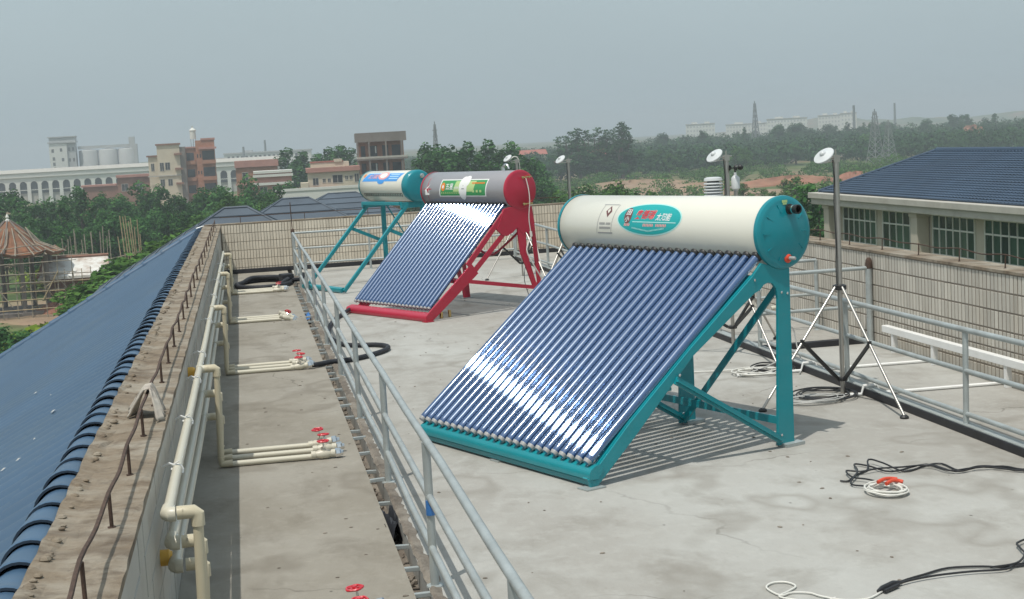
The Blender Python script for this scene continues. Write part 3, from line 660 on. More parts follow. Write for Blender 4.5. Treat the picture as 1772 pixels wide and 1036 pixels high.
def heater_tubes(t, n, xa, xb, cy, cz, R_, th, L0, r, rim=True):
    """n glass tubes in the plane through the tank axis, sloping down at th from the tank"""
    d = Vector((0, -math.cos(th), -math.sin(th)))
    gm = MB().lathe([(r*.82, 0), (r, .002), (r, .06), (r, L0-.05), (r*.96, L0-.02), (r*.6, L0), ], 20, None).mesh('glass_tube', M['tube'], smooth=True)
    sm_ = MB().lathe([(r*1.30, .0), (r*1.34, .008), (r*1.10, .024), (r*1.02, .026)], 16).mesh('seal_ring', M['black'], smooth=True)
    hm_ = MB().lathe([(r*1.005, L0-.022), (r*1.015, L0-.020), (r*.8, L0-.001)], 16).mesh('holder', M['holder'], smooth=True)
    base = Vector((0, cy, cz))+d*(R_-.004)
    for k in range(n):
        x = xa+(xb-xa)*k/(n-1)
        o = link('glass_tube', gm, t); o.matrix_local = Matrix.Translation((x, base.y, base.z)) @ Matrix.Rotation(R(180)-(R(90)-th), 4, 'X')
        link('seal_ring', sm_, o)
        if rim: link('holder', hm_, o)
rot_note = None

# --- the big white heater with teal frame
BIG = empty('solar_water_heater', (1.884, 8.192, 0), R(-67), 'large cream tank solar water heater with teal ends and blue tubes, nearest the viewer', 'solar heater', 'evacuated tube solar water heaters on the roof')
cy, cz, TR, TH = 1.585, 1.382, .228, R(37.9)
tank = link('tank', tank_mesh(cy, cz, TR, -2.13, -.015, M['tankwhite']), BIG)
cap = link('end_cap', cap_mesh(cy, cz, TR, .006, 1, M['tealcap']), BIG)
link('end_cap', cap_mesh(cy, cz, TR, -2.145, -1, M['tealcap']), BIG)
MB().lathe([(.034, 0), (.034, .012), (.027, .014), (.027, .06), (.030, .062), (.030, .085), (.022, .085), (.020, .055)], 20, Matrix.Translation((.032, cy+.035, cz+.145)) @ Matrix.Rotation(R(90), 4, 'Y')).build('outlet_socket', M['black'], cap, smooth=True)
MB().lathe([(.0285, 0), (.0285, .012)], 20, Matrix.Translation((.072, cy+.035, cz+.145)) @ Matrix.Rotation(R(90), 4, 'Y')).build('outlet_ring', M['chrome'], cap, smooth=True)
MB().lathe([(.030, 0), (.032, .012), (.020, .02), (.018, .028)], 18, Matrix.Translation((.02, cy+.015, cz-.165)) @ Matrix.Rotation(R(90), 4, 'Y')).build('sensor_gland', M['orangeplastic'], cap, smooth=True)
MB().lathe([(.012, .02), (.012, .07), (.009, .075)], 12, Matrix.Translation((.02, cy+.015, cz-.165)) @ Matrix.Rotation(R(90), 4, 'Y')).build('sensor_plug', M['holder'], cap, smooth=True)
MB().box(.0305, .033, cy-.022, cy+.022, cz+.188, cz+.205).box(.0305, .033, cy-.016, cy+.016, cz+.176, cz+.186).build('cap_sticker', M['pr_lime'], cap)
# front label: ellipse with emblem and lettering
ex, ev = -1.08, .088
decal(tank, 'label_rim', ellipse_poly(ex, ev, .352, .122), M['pr_rim'], cy, cz, TR, .0012)
decal(tank, 'label', ellipse_poly(ex, ev, .340, .112), M['pr_teal'], cy, cz, TR, .0022)
decal(tank, 'lettering', text_poly('奥德瑞', ex-.045, ev+.028, .215, .072, .02), M['pr_pink'], cy, cz, TR, .0030)
decal(tank, 'lettering', text_poly('奥德瑞', ex-.045, ev+.028, .205, .066, .02), M['pr_red'], cy, cz, TR, .0040)
decal(tank, 'lettering', text_poly('太阳能', ex+.16, ev+.012, .155, .055, .016), M['pr_white'], cy, cz, TR, .0032)
decal(tank, 'emblem', ellipse_poly(ex-.232, ev+.018, .042, .060, 20, 2), M['pr_dark'], cy, cz, TR, .0030)
decal(tank, 'emblem_mark', text_poly('田', ex-.230, ev+.042, .046, .042, .006)+text_poly('小', ex-.234, ev-.008, .050, .042, .006), M['pr_white'], cy, cz, TR, .0042)
decal(tank, 'label_rule', grid_poly(ex-.17, ex+.30, ev-.030, ev-.024, 0, 8, 1), M['pr_rim'], cy, cz, TR, .0032)
st_ = []
for (a, b_) in ((ex-.26, ex-.20), (ex-.05, ex+.06), (ex+.09, ex+.20)):
    x = a
    while x < b_: st_ += grid_poly(x, x+.009, ev-.058, ev-.038, .003, 1, 1)+grid_poly(x, x+.014, ev-.049, ev-.046, 0, 1, 1); x += .0165
tag(decal(tank, 'small_print', st_, M['pr_pink'], cy, cz, TR, .0034), kind='stuff')
st_ = []
for k in range(26):
    a = ex-.17+.34*k/25; st_ += grid_poly(a, a+.007, ev-.094+.02*abs(k-12.5)/12.5-.0, ev-.083+.02*abs(k-12.5)/12.5, 0, 1, 1)
tag(decal(tank, 'small_print', st_, M['pr_rim'], cy, cz, TR, .0034), kind='stuff')
lx, lv = -1.565, .085                                  # small framed sticker
fr_ = grid_poly(lx-.085, lx+.085, lv+.106, lv+.112, .005, 6, 1)+grid_poly(lx-.085, lx+.085, lv-.112, lv-.104, .005, 6, 1)+grid_poly(lx-.085, lx-.081, lv-.11, lv+.11, .03, 1, 8)+grid_poly(lx+.081, lx+.085, lv-.11, lv+.11, .03, 1, 8)
decal(tank, 'sticker_frame', fr_, M['pr_grey'], cy, cz, TR, .0014)
dm = lambda c0, c1, a, b_: [[(c0-a, c1), (c0, c1-b_), (c0+a, c1), (c0, c1+b_)]]
decal(tank, 'sticker_diamond', dm(lx+.012, lv+.05, .034, .046), M['pr_dark'], cy, cz, TR, .0018)
decal(tank, 'sticker_diamond', dm(lx+.012, lv+.054, .015, .022), M['tankwhite'], cy, cz, TR, .0028)
st_ = []
for q in range(2):
    x = lx-.066
    while x < lx+.06:
        if not (q == 0 and abs(x-lx) < .01): st_ += grid_poly(x, x+.007, lv-.05-.03*q, lv-.034-.03*q, .002, 1, 1)
        x += .011
tag(decal(tank, 'small_print', st_, M['pr_grey'], cy, cz, TR, .0018), kind='stuff')
heater_tubes(BIG, 24, -1.985, -.045, cy, cz, TR, TH, 1.790, .0285)
# frame
bar_p = [(-.022, .054), (-.025, .084), (-.012, .110), (.020, .130), (.052, .138), (.080, .126), (.070, .088), (.040, .052)]
MB().prism(bar_p, LF, -1.99, .012).build('tube_rail', M['teal'], BIG, smooth=True)
MB().box(-1.985, .006, -.006, .05, .014, .046).build('rail_channel', M['teal'], BIG, bevel=.004)
tc = math.tan(R(40))
beam_p = [(-.012, .0), (.030, .0), (.345, .268), (.805, .683), (1.335, 1.02), (1.322, 1.128), (.79, .735), (.297, .345), (-.028, .056)]
leg_p = [(1.491, .012), (1.634, .012), (1.638, 1.150), (1.52, 1.168), (1.40, 1.20), (1.325, 1.13), (1.30, 1.0), (1.385, 1.035), (1.415, 1.062), (1.45, 1.072), (1.49, 1.062), (1.518, 1.03), (1.532, .96)]
def side_frame(x):
    n0 = set(BIG.children)
    o = MB().prism(beam_p, LF, x-.012, x+.010).build('sloped_beam', M['teal'], BIG, bevel=.003)
    f = MB()
    for a, b_ in zip(beam_p[5:8], beam_p[6:9]): f.bar((x-.024, a[0], a[1]), (x-.024, b_[0], b_[1]), .045, .008, (0, -.65, .76))
    f.build('flange', M['teal'], o)
    l = MB().prism(leg_p, LF, x-.016, x+.006).build('rear_leg', M['teal'], BIG, bevel=.003)
    MB().box(x-.05, x-.018, 1.622, 1.634, .03, 1.14).build('flange', M['teal'], l)
    MB().bar((x+.016, .655, .555), (x+.016, 1.50, .052), .052, .014, (0, .5, .85)).bar((x+.016, .655, .555), (x+.016, 1.50, .052), .014, .05, (0, .5, .85)).build('side_brace', M['teal'], BIG)
    p = MB().box(x-.05, x+.055, 1.52, 1.68, .001, .022).build('foot_plate', M['galv'], l)
    MB().box(x-.05, x+.05, -.07, .07, .001, .009).build('foot_plate', M['galv'], o)
    b = MB()
    for (a, c_) in ((1.505, .05), (1.505, .085), (1.38, 1.03), (1.335, 1.10), (1.56, 1.0), (1.61, .99), (.68, .585)):
        b.lathe([(.009, 0), (.009, .006), (.004, .009)], 6, Matrix.Translation((x+.0235 if c_ < .6 and a < 1 or c_ < .1 else x+.006, a, c_)) @ Matrix.Rotation(R(90), 4, 'Y'))
    tag(b.build('bolts', M['chrome'], l), kind='stuff')
    if x < -.5:
        for ch in set(BIG.children)-n0: ch.location.y += .05
for x in (-.006, -1.04, -1.955): side_frame(x)
X_ = MB().bar((-.03, 1.56, 1.04), (-1.02, 1.56, .03), .045, .014, (0, 1, 0)).build('cross_brace', M['teal'], BIG)
MB().bar((-1.06, 1.575, 1.04), (-1.94, 1.575, .06), .045, .014, (0, 1, 0)).build('cross_brace', M['teal'], BIG)
MB().bar((-.03, 1.545, .165), (-1.94, 1.545, .185), .014, .05, (0, 0, 1)).build('rear_rail', M['teal'], BIG)
MB().bar((-.02, 1.34, 1.06), (-1.95, 1.34, 1.06), .05, .03).build('cradle_rail', M['teal'], BIG)
MB().bar((-.02, .62, .50), (-1.95, .62, .50), .05, .02).build('middle_rail', M['teal'], BIG)

# --- crimson heater
RED = empty('solar_water_heater', (1.997, 16.714, 0), R(-63), 'crimson framed solar water heater with a grey tank and red round end, in the middle', 'solar heater', 'evacuated tube solar water heaters on the roof')
cy, cz, TR, TH = 1.44, 1.442, .235, R(43.9)
tank = link('tank', tank_mesh(cy, cz, TR, -1.80, -.02, M['tankgrey']), RED)
cap = link('end_cap', cap_mesh(cy, cz, TR, .0, 1, M['redpaint'], False, .028), RED)
link('end_cap', cap_mesh(cy, cz, TR, -1.80, -1, M['redpaint'], False), RED)
b = MB()
for zz in (1.59, 1.27):
    b.tube([(.028, 1.47, zz), (.07, 1.47, zz)], .012, 8).tube([(.07, 1.425, zz), (.07, 1.565, zz+.004)], .009, 8).lathe([(.013, -.014), (.016, 0), (.013, .014)], 8, Matrix.Translation((.07, 1.435, zz))).lathe([(.013, -.012), (.015, 0), (.013, .012)], 8, Matrix.Translation((.07, 1.535, zz)))
b.build('valve_fitting', M['brass'], cap, smooth=True)
MB().bar((.072, 1.47, 1.606), (.072, 1.545, 1.618), .009, .008).bar((.072, 1.51, 1.285), (.072, 1.56, 1.31), .009, .008).build('valve_lever', M['orangeplastic'], cap)
MB().tube(smooth_path([(.085, 1.47, 1.58), (.10, 1.49, 1.45), (.10, 1.50, 1.30), (.06, 1.505, 1.1), (.05, 1.53, .92)], 4), .006, 6).tube([(.05, 1.53, .93), (.05, 1.535, .87)], .016, 8).tube(smooth_path([(.05, 1.535, .87), (.03, 1.47, .72), (.05, 1.53, .55), (.06, 1.75, .2), (.06, 1.85, .02)], 4), .008, 6).build('sensor_lead', M['cable_white'], cap, smooth=True)
MB().tube([(-.75+.40, cy+.02, cz+TR-.01), (-.35, cy+.02, cz+TR+.05)], .02, 10).tube(smooth_path([(-.30, cy, cz+TR), (-.30, cy, cz+TR+.06), (-.24, cy, cz+TR+.075), (-.2, cy, cz+TR+.02)], 3), .012, 8).build('air_vent', M['chrome'], tank, smooth=True)
# green banner
bx0, bx1, bv = -1.37, -.37, .045
decal(tank, 'banner_rim', grid_poly(bx0, bx1, bv-.112, bv+.112, .03, 20, 8), M['pr_white'], cy, cz, TR, .0012)
decal(tank, 'banner', grid_poly(bx0+.02, bx1-.02, bv-.098, bv+.098, .026, 20, 8), M['pr_green'], cy, cz, TR, .0022)
decal(tank, 'banner_glow', grid_poly(-1.05, -.62, bv-.05, bv+.085, .05, 8, 6), M['pr_lime'], cy, cz, TR, .0032)
decal(tank, 'portrait_shape', ellipse_poly(-.865, bv+.0, .085, .155, 28, 5)+ellipse_poly(-.80, bv+.09, .07, .075, 20, 4), M['pr_white'], cy, cz, TR, .0042)
decal(tank, 'emblem', ellipse_poly(-1.295, bv+.012, .045, .055, 22, 3), M['pr_orange'], cy, cz, TR, .0032)
decal(tank, 'emblem_mark', ellipse_poly(-1.295, bv+.012, .018, .022, 14, 1), M['pr_white'], cy, cz, TR, .0042)
decal(tank, 'lettering', text_poly('五星', -1.155, bv+.015, .16, .075), M['pr_white'], cy, cz, TR, .0036)
decal(tank, 'lettering', text_poly('太阳能', -1.01, bv-.002, .10, .034), M['pr_white'], cy, cz, TR, .0044)
st_ = []
for k in range(9): st_ += grid_poly(-1.33+.045*k, -1.31+.045*k, bv-.074, bv-.056, 0, 1, 1)
for k in range(3): st_ += grid_poly(-.66+.075*k, -.62+.075*k, bv-.06, bv-.03, 0, 1, 1)
tag(decal(tank, 'small_print', st_, M['pr_lime'], cy, cz, TR, .0044), kind='stuff')
st_ = []
for k in range(10): st_ += grid_poly(-.68+.027*k, -.66+.027*k, bv+.045, bv+.066, .003, 1, 1)
tag(decal(tank, 'small_print', st_, M['pr_orange'], cy, cz, TR, .0044), kind='stuff')
decal(tank, 'triangle_mark', [[(-.895, bv-.02), (-.825, bv-.02), (-.86, bv+.035)]], M['pr_grey'], cy, cz, TR, .0052)
decal(tank, 'logo', ellipse_poly(-1.645, .03, .09, .165, 4, 8), M['redpaint'], cy, cz, TR, .0014)
decal(tank, 'logo_mark', [[(-1.70, -.045), (-1.61, -.045), (-1.60, .01), (-1.635, .045), (-1.585, .095), (-1.66, .05), (-1.70, .02)]], M['pr_white'], cy, cz, TR, .0030)
heater_tubes(RED, 22, -1.745, -.105, cy, cz, TR, TH, 1.66, .027)
MB().prism([(-.034, .005), (-.042, .03), (-.038, .062), (-.024, .080), (.05, .100), (.085, .082), (.05, .03), (.03, .005)], LF, -1.78, .012).build('tube_rail', M['redpaint'], RED, smooth=True)
def bar2(b, p, q, w0, w1, x0, x1):
    p, q = Vector(p), Vector(q); d = (q-p).normalized(); n_ = Vector((-d.y, d.x))
    return b.prism([p-n_*w0/2, q-n_*w1/2, q+n_*w1/2, p+n_*w0/2], LF, x0, x1)
hub_p = [(1.05, .99), (1.17, 1.225), (1.28, 1.245), (1.44, 1.215), (1.60, 1.235), (1.63, 1.02), (1.615, .90), (1.56, .86), (1.50, .93), (1.44, .90), (1.40, .96), (1.365, .99), (1.28, .93), (1.20, .90), (1.13, .915)]
def red_frame(x):
    n0 = set(RED.children)
    o = bar2(MB(), (-.004, .03), (.70, .555), .105, .150, x-.012, x+.012); o = o.build('sloped_beam', M['redpaint'], RED, bevel=.003)
    bar2(MB(), (.60, .60), (1.16, 1.155), .062, .060, x-.010, x+.010).build('outer_strut', M['redpaint'], o)
    bar2(MB(), (.665, .50), (1.20, .965), .062, .055, x-.009, x+.009).build('inner_strut', M['redpaint'], o)
    h = MB().prism(hub_p, LF, x-.014, x+.014).build('hub_plate', M['redpaint'], RED, bevel=.004)
    l = bar2(MB(), (1.635, .30), (1.665, .006), .125, .10, x-.013, x+.013).build('rear_leg', M['redpaint'], RED, bevel=.003)
    bar2(MB(), (1.595, 1.10), (1.665, .24), .05, .052, x-.011, x+.011).build('outer_strut', M['redpaint'], l)
    bar2(bar2(MB(), (1.42, 1.05), (1.445, .66), .13, .095, x-.010, x+.010), (1.443, .68), (1.60, .23), .088, .06, x-.0095, x+.0095).build('inner_strut', M['redpaint'], l)
    MB().bar((x, .60, .412), (x, 1.60, .238), .03, .046).build('side_brace', M['redpaint'], RED)
    MB().box(x-.045, x+.045, -.06, .05, .001, .010).build('foot_plate', M['redpaint'], o)
    MB().box(x-.05, x+.05, 1.59, 1.74, .001, .010).build('foot_plate', M['galv'], l)
    if x < -.5:
        for ch in set(RED.children)-n0: ch.location.y += .075
for x in (-.004, -1.66): red_frame(x)
MB().bar((-.03, 1.10, 1.02), (-1.69, 1.10, 1.02), .05, .045).build('cradle_rail', M['redpaint'], RED)
MB().bar((-.03, .48, .42), (-1.69, .48, .42), .05, .04).build('middle_rail', M['redpaint'], RED)
MB().tube(smooth_path([(-.03, 1.50, 1.0), (-.4, 1.5, .78), (-.8, 1.52, .62), (-1.2, 1.5, .78), (-1.69, 1.5, 1.0)], 4), .016, 8).build('rear_arch', M['redpaint'], RED, smooth=True)

# --- farthest teal heater, still without tubes
FAR = empty('solar_water_heater', (1.305, 20.707, 0), R(-66), 'farthest solar water heater, a short cream tank on a bare teal frame without tubes', 'solar heater', 'evacuated tube solar water heaters on the roof')
cy, cz, TR = 1.285, 1.452, .226
tank = link('tank', tank_mesh(cy, cz, TR, -1.335, -.03, M['tankwhite']), FAR)
cap = MB().lathe([(TR+.004, -.02), (TR+.006, .0), (TR+.006, .085), (TR-.004, .105), (TR-.03, .118), (TR*.5, .125), (.001, .127)], 56, Matrix.Translation((-.03, cy, cz)) @ Matrix.Rotation(R(90), 4, 'Y'), cap=False).build('end_cap', M['tealcap'], FAR, smooth=True)
link('end_cap', cap_mesh(cy, cz, TR, -1.34, -1, M['tealcap'], False), FAR)
MB().lathe([(.035, 0), (.035, .02), (.022, .022), (.022, .05)], 12, Matrix.Translation((.085, cy+.04, cz+.145)) @ Matrix.Rotation(R(90), 4, 'Y')).build('outlet_socket', M['chrome'], cap, smooth=True)
bx0, bx1, bv = -1.20, -.16, .15
decal(tank, 'banner', grid_poly(bx0, bx1, bv-.07, bv+.075, .10, 20, 6), M['pr_blue'], cy, cz, TR, .0014)
decal(tank, 'banner_edge', grid_poly(bx0+.05, bx1+.05, bv+.07, bv+.085, 0, 20, 1), M['pr_sky'], cy, cz, TR, .0024)
decal(tank, 'medal', ellipse_poly(-.66, bv+.03, .15, .075, 24, 4), M['pr_pink'], cy, cz, TR, .0026)
decal(tank, 'medal_centre', ellipse_poly(-.66, bv+.03, .10, .05, 20, 3), M['pr_white'], cy, cz, TR, .0036)
decal(tank, 'ribbon', ellipse_poly(-.68, bv-.075, .10, .035, 20, 3), M['pr_blue'], cy, cz, TR, .0030)
decal(tank, 'lettering', text_poly('太阳能', -.95, bv+.015, .28, .085, .02), M['pr_pink'], cy, cz, TR, .0036)
tag(decal(tank, 'small_print', sum([grid_poly(-.46, -.20, bv+.035-.036*k, bv+.052-.036*k, .01, 6, 1) for k in range(3)], []), M['pr_sky'], cy, cz, TR, .0036), kind='stuff')
decal(tank, 'small_mark', ellipse_poly(-1.235, bv+.03, .03, .035, 12, 1), M['pr_orange'], cy, cz, TR, .0020)
for k in range(16):
    a = R(-32); x = -1.20+1.08*k/15
    o = link('tube_socket', bpy.data.meshes.get('tube_socket') or MB().lathe([(.030, -.004), (.032, .003), (.024, .004), (.022, -.02)], 14).mesh('tube_socket', M['socket']), tank)
    o.matrix_local = Matrix.Translation((x, cy-TR*math.cos(a), cz+TR*math.sin(a))) @ Matrix.Rotation(R(90)-a, 4, 'X')
def channel2(b, p, q, w, x0, x1):
    return bar2(b, p, q, w, w, x0, x1)
for x in (-.03, -1.20):
    o = MB(); bar2(o, (.005, .03), (1.14, 1.20), .052, .052, x-.022, x+.022)
    o.build('sloped_beam', M['teal'], FAR, bevel=.006)
    l = MB().box(x-.022, x+.022, 1.345, 1.41, .008, 1.24).build('rear_leg', M['teal'], FAR, bevel=.005)
    bar2(MB(), (.80, .845), (1.36, .60), .05, .05, x-.014, x+.014).build('side_brace', M['teal'], FAR)
    bar2(MB(), (1.02, 1.18), (1.36, 1.18), .085, .085, x-.030, x+.018).build('cradle', M['teal'], FAR, bevel=.004)
    MB().box(x-.05, x+.05, -.05, .05, .001, .009).build('foot_plate', M['galv'], o if False else FAR)
MB().bar((-.054, 1.03, 1.205), (-1.176, 1.03, 1.205), .06, .05).build('cradle_rail', M['teal'], FAR, bevel=.006)
MB().prism([(-.03, .012), (-.04, .04), (-.03, .07), (.01, .085), (.05, .07), (.04, .02)], LF, -1.28, -.054).build('tube_rail', M['teal'], FAR, smooth=True)
MB().bar((-.05, 1.42, 1.15), (-1.18, 1.42, .15), .02, .01, (0, 1, 0)).build('cross_brace', M['teal'], FAR)
MB().bar((-1.18, 1.435, 1.15), (-.05, 1.435, .15), .02, .01, (0, 1, 0)).build('cross_brace', M['teal'], FAR)

# ------------------------------------------------------------------ weather masts on tripods
NRM = Vector((math.cos(R(205))*math.cos(R(48)), math.sin(R(205))*math.cos(R(48)), math.sin(R(48))))
def pyranometer(pos, label, size=.082):
    q = NRM.to_track_quat('Z', 'Y')
    t = bpy.data.objects.new('pyranometer', None); C.objects.link(t); t.location = pos; t.rotation_mode = 'QUATERNION'; t.rotation_quaternion = q; t.empty_display_size = .1
    tag(t, label, 'radiation sensor', 'white disc radiation sensors on masts'); s = size/.082
    MB().lathe([(.030*s, -.045*s), (.034*s, -.02*s), (.060*s, -.018*s), (.062*s, -.004*s), (.078*s, -.003*s), (.082*s, .002*s), (.080*s, .008*s), (.030*s, .018*s), (.026*s, .020*s)], 32, None).build('sun_shield', M['sensor'], t, smooth=True)
    MB().lathe([(.024*s, .018*s), (.023*s, .028*s), (.017*s, .038*s), (.008*s, .043*s), (.001, .044*s)], 20, None, cap=False).build('dome', M['sensor'], t, smooth=True)
    MB().lathe([(.038*s, -.030*s), (.040*s, -.026*s), (.040*s, -.012*s)], 20).build('body', M['cable_grey'], t, smooth=True)
    return t
def mast(label, x, y, top, hub, low, feet, arm_z=None, r=.019, lean=(0, 0)):
    t = empty('mast', (x, y, 0), 0, label, 'tripod mast', 'steel tripod masts carrying radiation sensors')
    MB().tube([(.004, 0, .0), (0, 0, hub+.02)], r*.92, 14).build('pole', M['steel'], t, smooth=True)
    MB().tube([(0, 0, hub+.005), (lean[0], lean[1], top)], r*1.18, 14).tube([(lean[0], lean[1], top-.001), (lean[0], lean[1], top+.055)], r*.35, 8).build('upper_pole', M['steel'], t, smooth=True)
    MB().lathe([(.048, -.022), (.052, -.018), (.052, .012), (.03, .02)], 12, Matrix.Translation((0, 0, hub))).build('hub', M['black'], t)
    MB().lathe([(.040, -.014), (.042, -.010), (.042, .010), (.03, .014)], 12, Matrix.Translation((0, 0, low))).build('lower_hub', M['black'], t)
    for f in feet:
        d = Vector((f[0]-x, f[1]-y, 0)); u = d.normalized()
        a = Vector((u.x*.05, u.y*.05, hub)); b_ = Vector((d.x, d.y, .018))
        MB().tube([a, b_], .0105, 10).build('leg', M['steel'], t, smooth=True)
        mid = a+(b_-a)*.46
        MB().bar((u.x*.04, u.y*.04, low), mid, .016, .026).lathe([(.016, -.02), (.016, .02)], 8, Matrix.Translation(mid)).build('brace', M['black'], t)
        MB().lathe([(.030, 0), (.032, .012), (.016, .026)], 10, Matrix.Translation((d.x, d.y, .001))).build('foot', M['black'], t)
    if arm_z:
        ax = NRM.x*.03; hx = Vector((lean[0], lean[1], 0))
        b = MB().tube([(hx.x+.055, hx.y+.01, arm_z), (hx.x-.10, hx.y-.03, arm_z-.010)], .006, 8).tube([(hx.x+.03, hx.y+.01, arm_z-.03), (hx.x-.09, hx.y-.03, arm_z-.035)], .005, 8)
        b.box(hx.x-.024, hx.x+.024, hx.y-.024, hx.y+.024, arm_z-.04, arm_z+.012)
        b.build('sensor_arm', M['steel'], t)
    # signal lead down the pole
    MB().tube([(lean[0]-.03, lean[1]-.012, top-.02)]+[(-.026+.004*math.sin(k*2.1), -.014, hub+(top-hub)*(1-k/6)) for k in range(1, 7)], .004, 5).build('lead', M['cable_black'], t, smooth=True)
    return t
mast('nearest tripod mast, standing to the right of the large cream tank heater', 4.348, 10.303, 1.80, .825, .125, [(4.366, 9.287), (3.582, 9.95), (4.72, 11.16)], 1.80)
pyranometer((4.235, 10.25, 1.812), 'large white radiation sensor on the mast right of the teal tank end')
T2 = mast('tripod mast behind the large cream tank, carrying a cup anemometer and a louvred shield', 4.31, 12.7, 1.795, .86, .24, [(4.368, 11.72), (3.55, 12.95), (4.95, 13.3)], 1.80)
pyranometer((4.185, 12.65, 1.810), 'white radiation sensor on the mast above the louvred white shield')
a = empty('anemometer', (4.39, 12.70, .045), 0, 'small cup anemometer with black cups on a white body behind the cream tank', 'anemometer')
MB().lathe([(.020, 1.44), (.030, 1.455), (.038, 1.458), (.038, 1.555), (.030, 1.565), (.014, 1.58), (.012, 1.605)], 18).build('body', M['sensor'], a, smooth=True)
MB().tube([(0, 0, 1.60), (0, 0, 1.655)], .008, 8).tube([(-.09, 0, 1.645), (.03, 0, 1.645)], .005, 6).build('spindle', M['black'], a)
for k in range(3):
    an = R(20+120*k); p = Vector((.062*math.cos(an), .062*math.sin(an), 1.648))
    MB().tube([(0, 0, 1.648), p], .004, 6).lathe([(.004, -.026), (.017, -.02), (.025, -.008), (.027, .006), (.024, .006), (.010, -.014)], 12, Matrix.Translation(p) @ Matrix.Rotation(an+R(90), 4, 'Z') @ Matrix.Rotation(R(90), 4, 'Y')).build('cup', M['black'], a, smooth=True)
MB().tube([(-.08, 0, 1.47), (.0, 0, 1.47)], .008, 8).lathe([(.02, 1.385), (.022, 1.44)], 10).build('bracket', M['steel'], a)
a = empty('radiation_shield', (4.165, 12.66, .075), 0, 'white louvred thermometer shield peeping over the cream tank', 'weather shield')
for k in range(8):
    z = 1.30+.0265*k; MB().lathe([(.060, z-.008), (.086, z-.004), (.088, z+.002), (.070, z+.014), (.050, z+.016)], 24).build('louvre', M['sensor'], a, smooth=True)
MB().lathe([(.080, 1.512), (.084, 1.516), (.078, 1.538), (.055, 1.546), (.001, 1.548)], 24, None, cap=False).build('lid', M['sensor'], a, smooth=True)
MB().tube([(0, 0, 1.285), (0, 0, 1.52)], .055, 14).tube([(0, 0, 1.29), (.14, .04, 1.29)], .01, 8).build('core', M['black'], a)
mast('slim tripod mast between the crimson heater and the cream tank', 4.46, 19.9, 1.70, .80, .2, [(4.30, 20.75), (3.95, 19.5), (5.0, 19.6)], 1.725, .015)
pyranometer((4.34, 19.86, 1.735), 'white radiation sensor on the slim mast between the crimson end and the cream tank', .078)
mast('tripod mast standing behind the crimson heater', 4.02, 21.45, 1.70, .83, .2, [(3.43, 21.17), (4.226, 20.713), (4.45, 22.2)], 1.735, .015)
pyranometer((3.88, 21.41, 1.770), 'white radiation sensor just above the grey tank near the crimson end', .072)
cable('signal_cable', 'twin pale leads arching from the sensor behind the grey tank', 'cable', [(3.93, 21.43, 1.76), (4.0, 21.46, 1.79), (4.06, 21.46, 1.70), (4.10, 21.5, 1.2), (4.2, 21.2, .5), (4.25, 21.0, .02)], .008, M['cable_white'])

# ------------------------------------------------------------------ cables and bits on the deck
rr = random.Random(21)
def loose_coil(name, label, cx, cyy, rx_, ry_, turns, r, m, group=None, seed=1, tail=None):
    q = random.Random(seed); pts = []; n = int(turns*12)
    for k in range(n+1):
        a = 2*math.pi*k/12; w = 1+.18*math.sin(a*.37+seed)+.06*q.random()
        pts.append((cx+rx_*w*math.cos(a), cyy+ry_*w*math.sin(a), .012+.010*q.random()+.018*(k/n)))
    if tail: pts += [(*p, .012) for p in tail]
    o = MB().tube(smooth_path(pts, 3), r, 6).build(name, m, None, smooth=True); return tag(o, label, 'cable', group)
A1 = [(4.7, 7.45), (4.45, 7.55), (4.3, 7.6), (4.2, 7.75), (4.11, 7.79), (3.97, 7.74), (3.96, 7.93), (3.86, 7.93), (3.68, 7.84), (3.62, 8.0, .03), (3.58, 8.12, .03), (3.5, 7.96), (3.38, 7.86), (3.29, 7.75), (3.25, 7.77)]
A2 = [(4.7, 7.42), (4.45, 7.52), (4.28, 7.57), (4.12, 7.74), (3.93, 7.7), (3.86, 7.93), (3.60, 7.84), (3.54, 8.02), (3.48, 8.10), (3.40, 7.87, .03), (3.27, 7.67), (3.31, 7.59), (3.35, 7.57)]
A3 = [(4.7, 7.40), (4.45, 7.50), (4.28, 7.58), (4.22, 7.69), (4.04, 7.72), (3.9, 7.71), (3.85, 7.88), (3.69, 7.90), (3.55, 7.92), (3.43, 7.89), (3.36, 7.94), (3.33, 7.78), (3.38, 7.71), (3.43, 7.60)]
for k, (p, l) in enumerate(((A1, 'black cable of the tangle right of the cream heater, its end pointing left'), (A2, 'black cable of the tangle that runs into the small white coil'), (A3, 'black cable of the tangle that ends at the red clips'))):
    cable('cable', l, 'cable', p, .0053, M['cable_black'], .009+.006*k, 'black cables on the deck at the right')
loose_coil('cable', 'small coil of white cable with red clips on the deck at the right', 3.385, 7.45, .095, .12, 5, .0055, M['cable_white'], None, 4)
t = empty('alligator_clip', (3.43, 7.52, .045), R(30), 'pair of red insulated clips lying on the small white cable coil', 'clip')
MB().tube(smooth_path([(-.055, -.025, 0), (0, -.02, .006), (.045, -.03, 0), (.06, -.055, -.006)], 3), [.011]*10, 8).build('clip', M['orangeplastic'], t, smooth=True)
MB().tube(smooth_path([(-.05, .035, 0), (0, .03, .008), (.05, .02, .004), (.07, -.01, 0)], 3), [.011]*10, 8).build('clip', M['orangeplastic'], t, smooth=True)
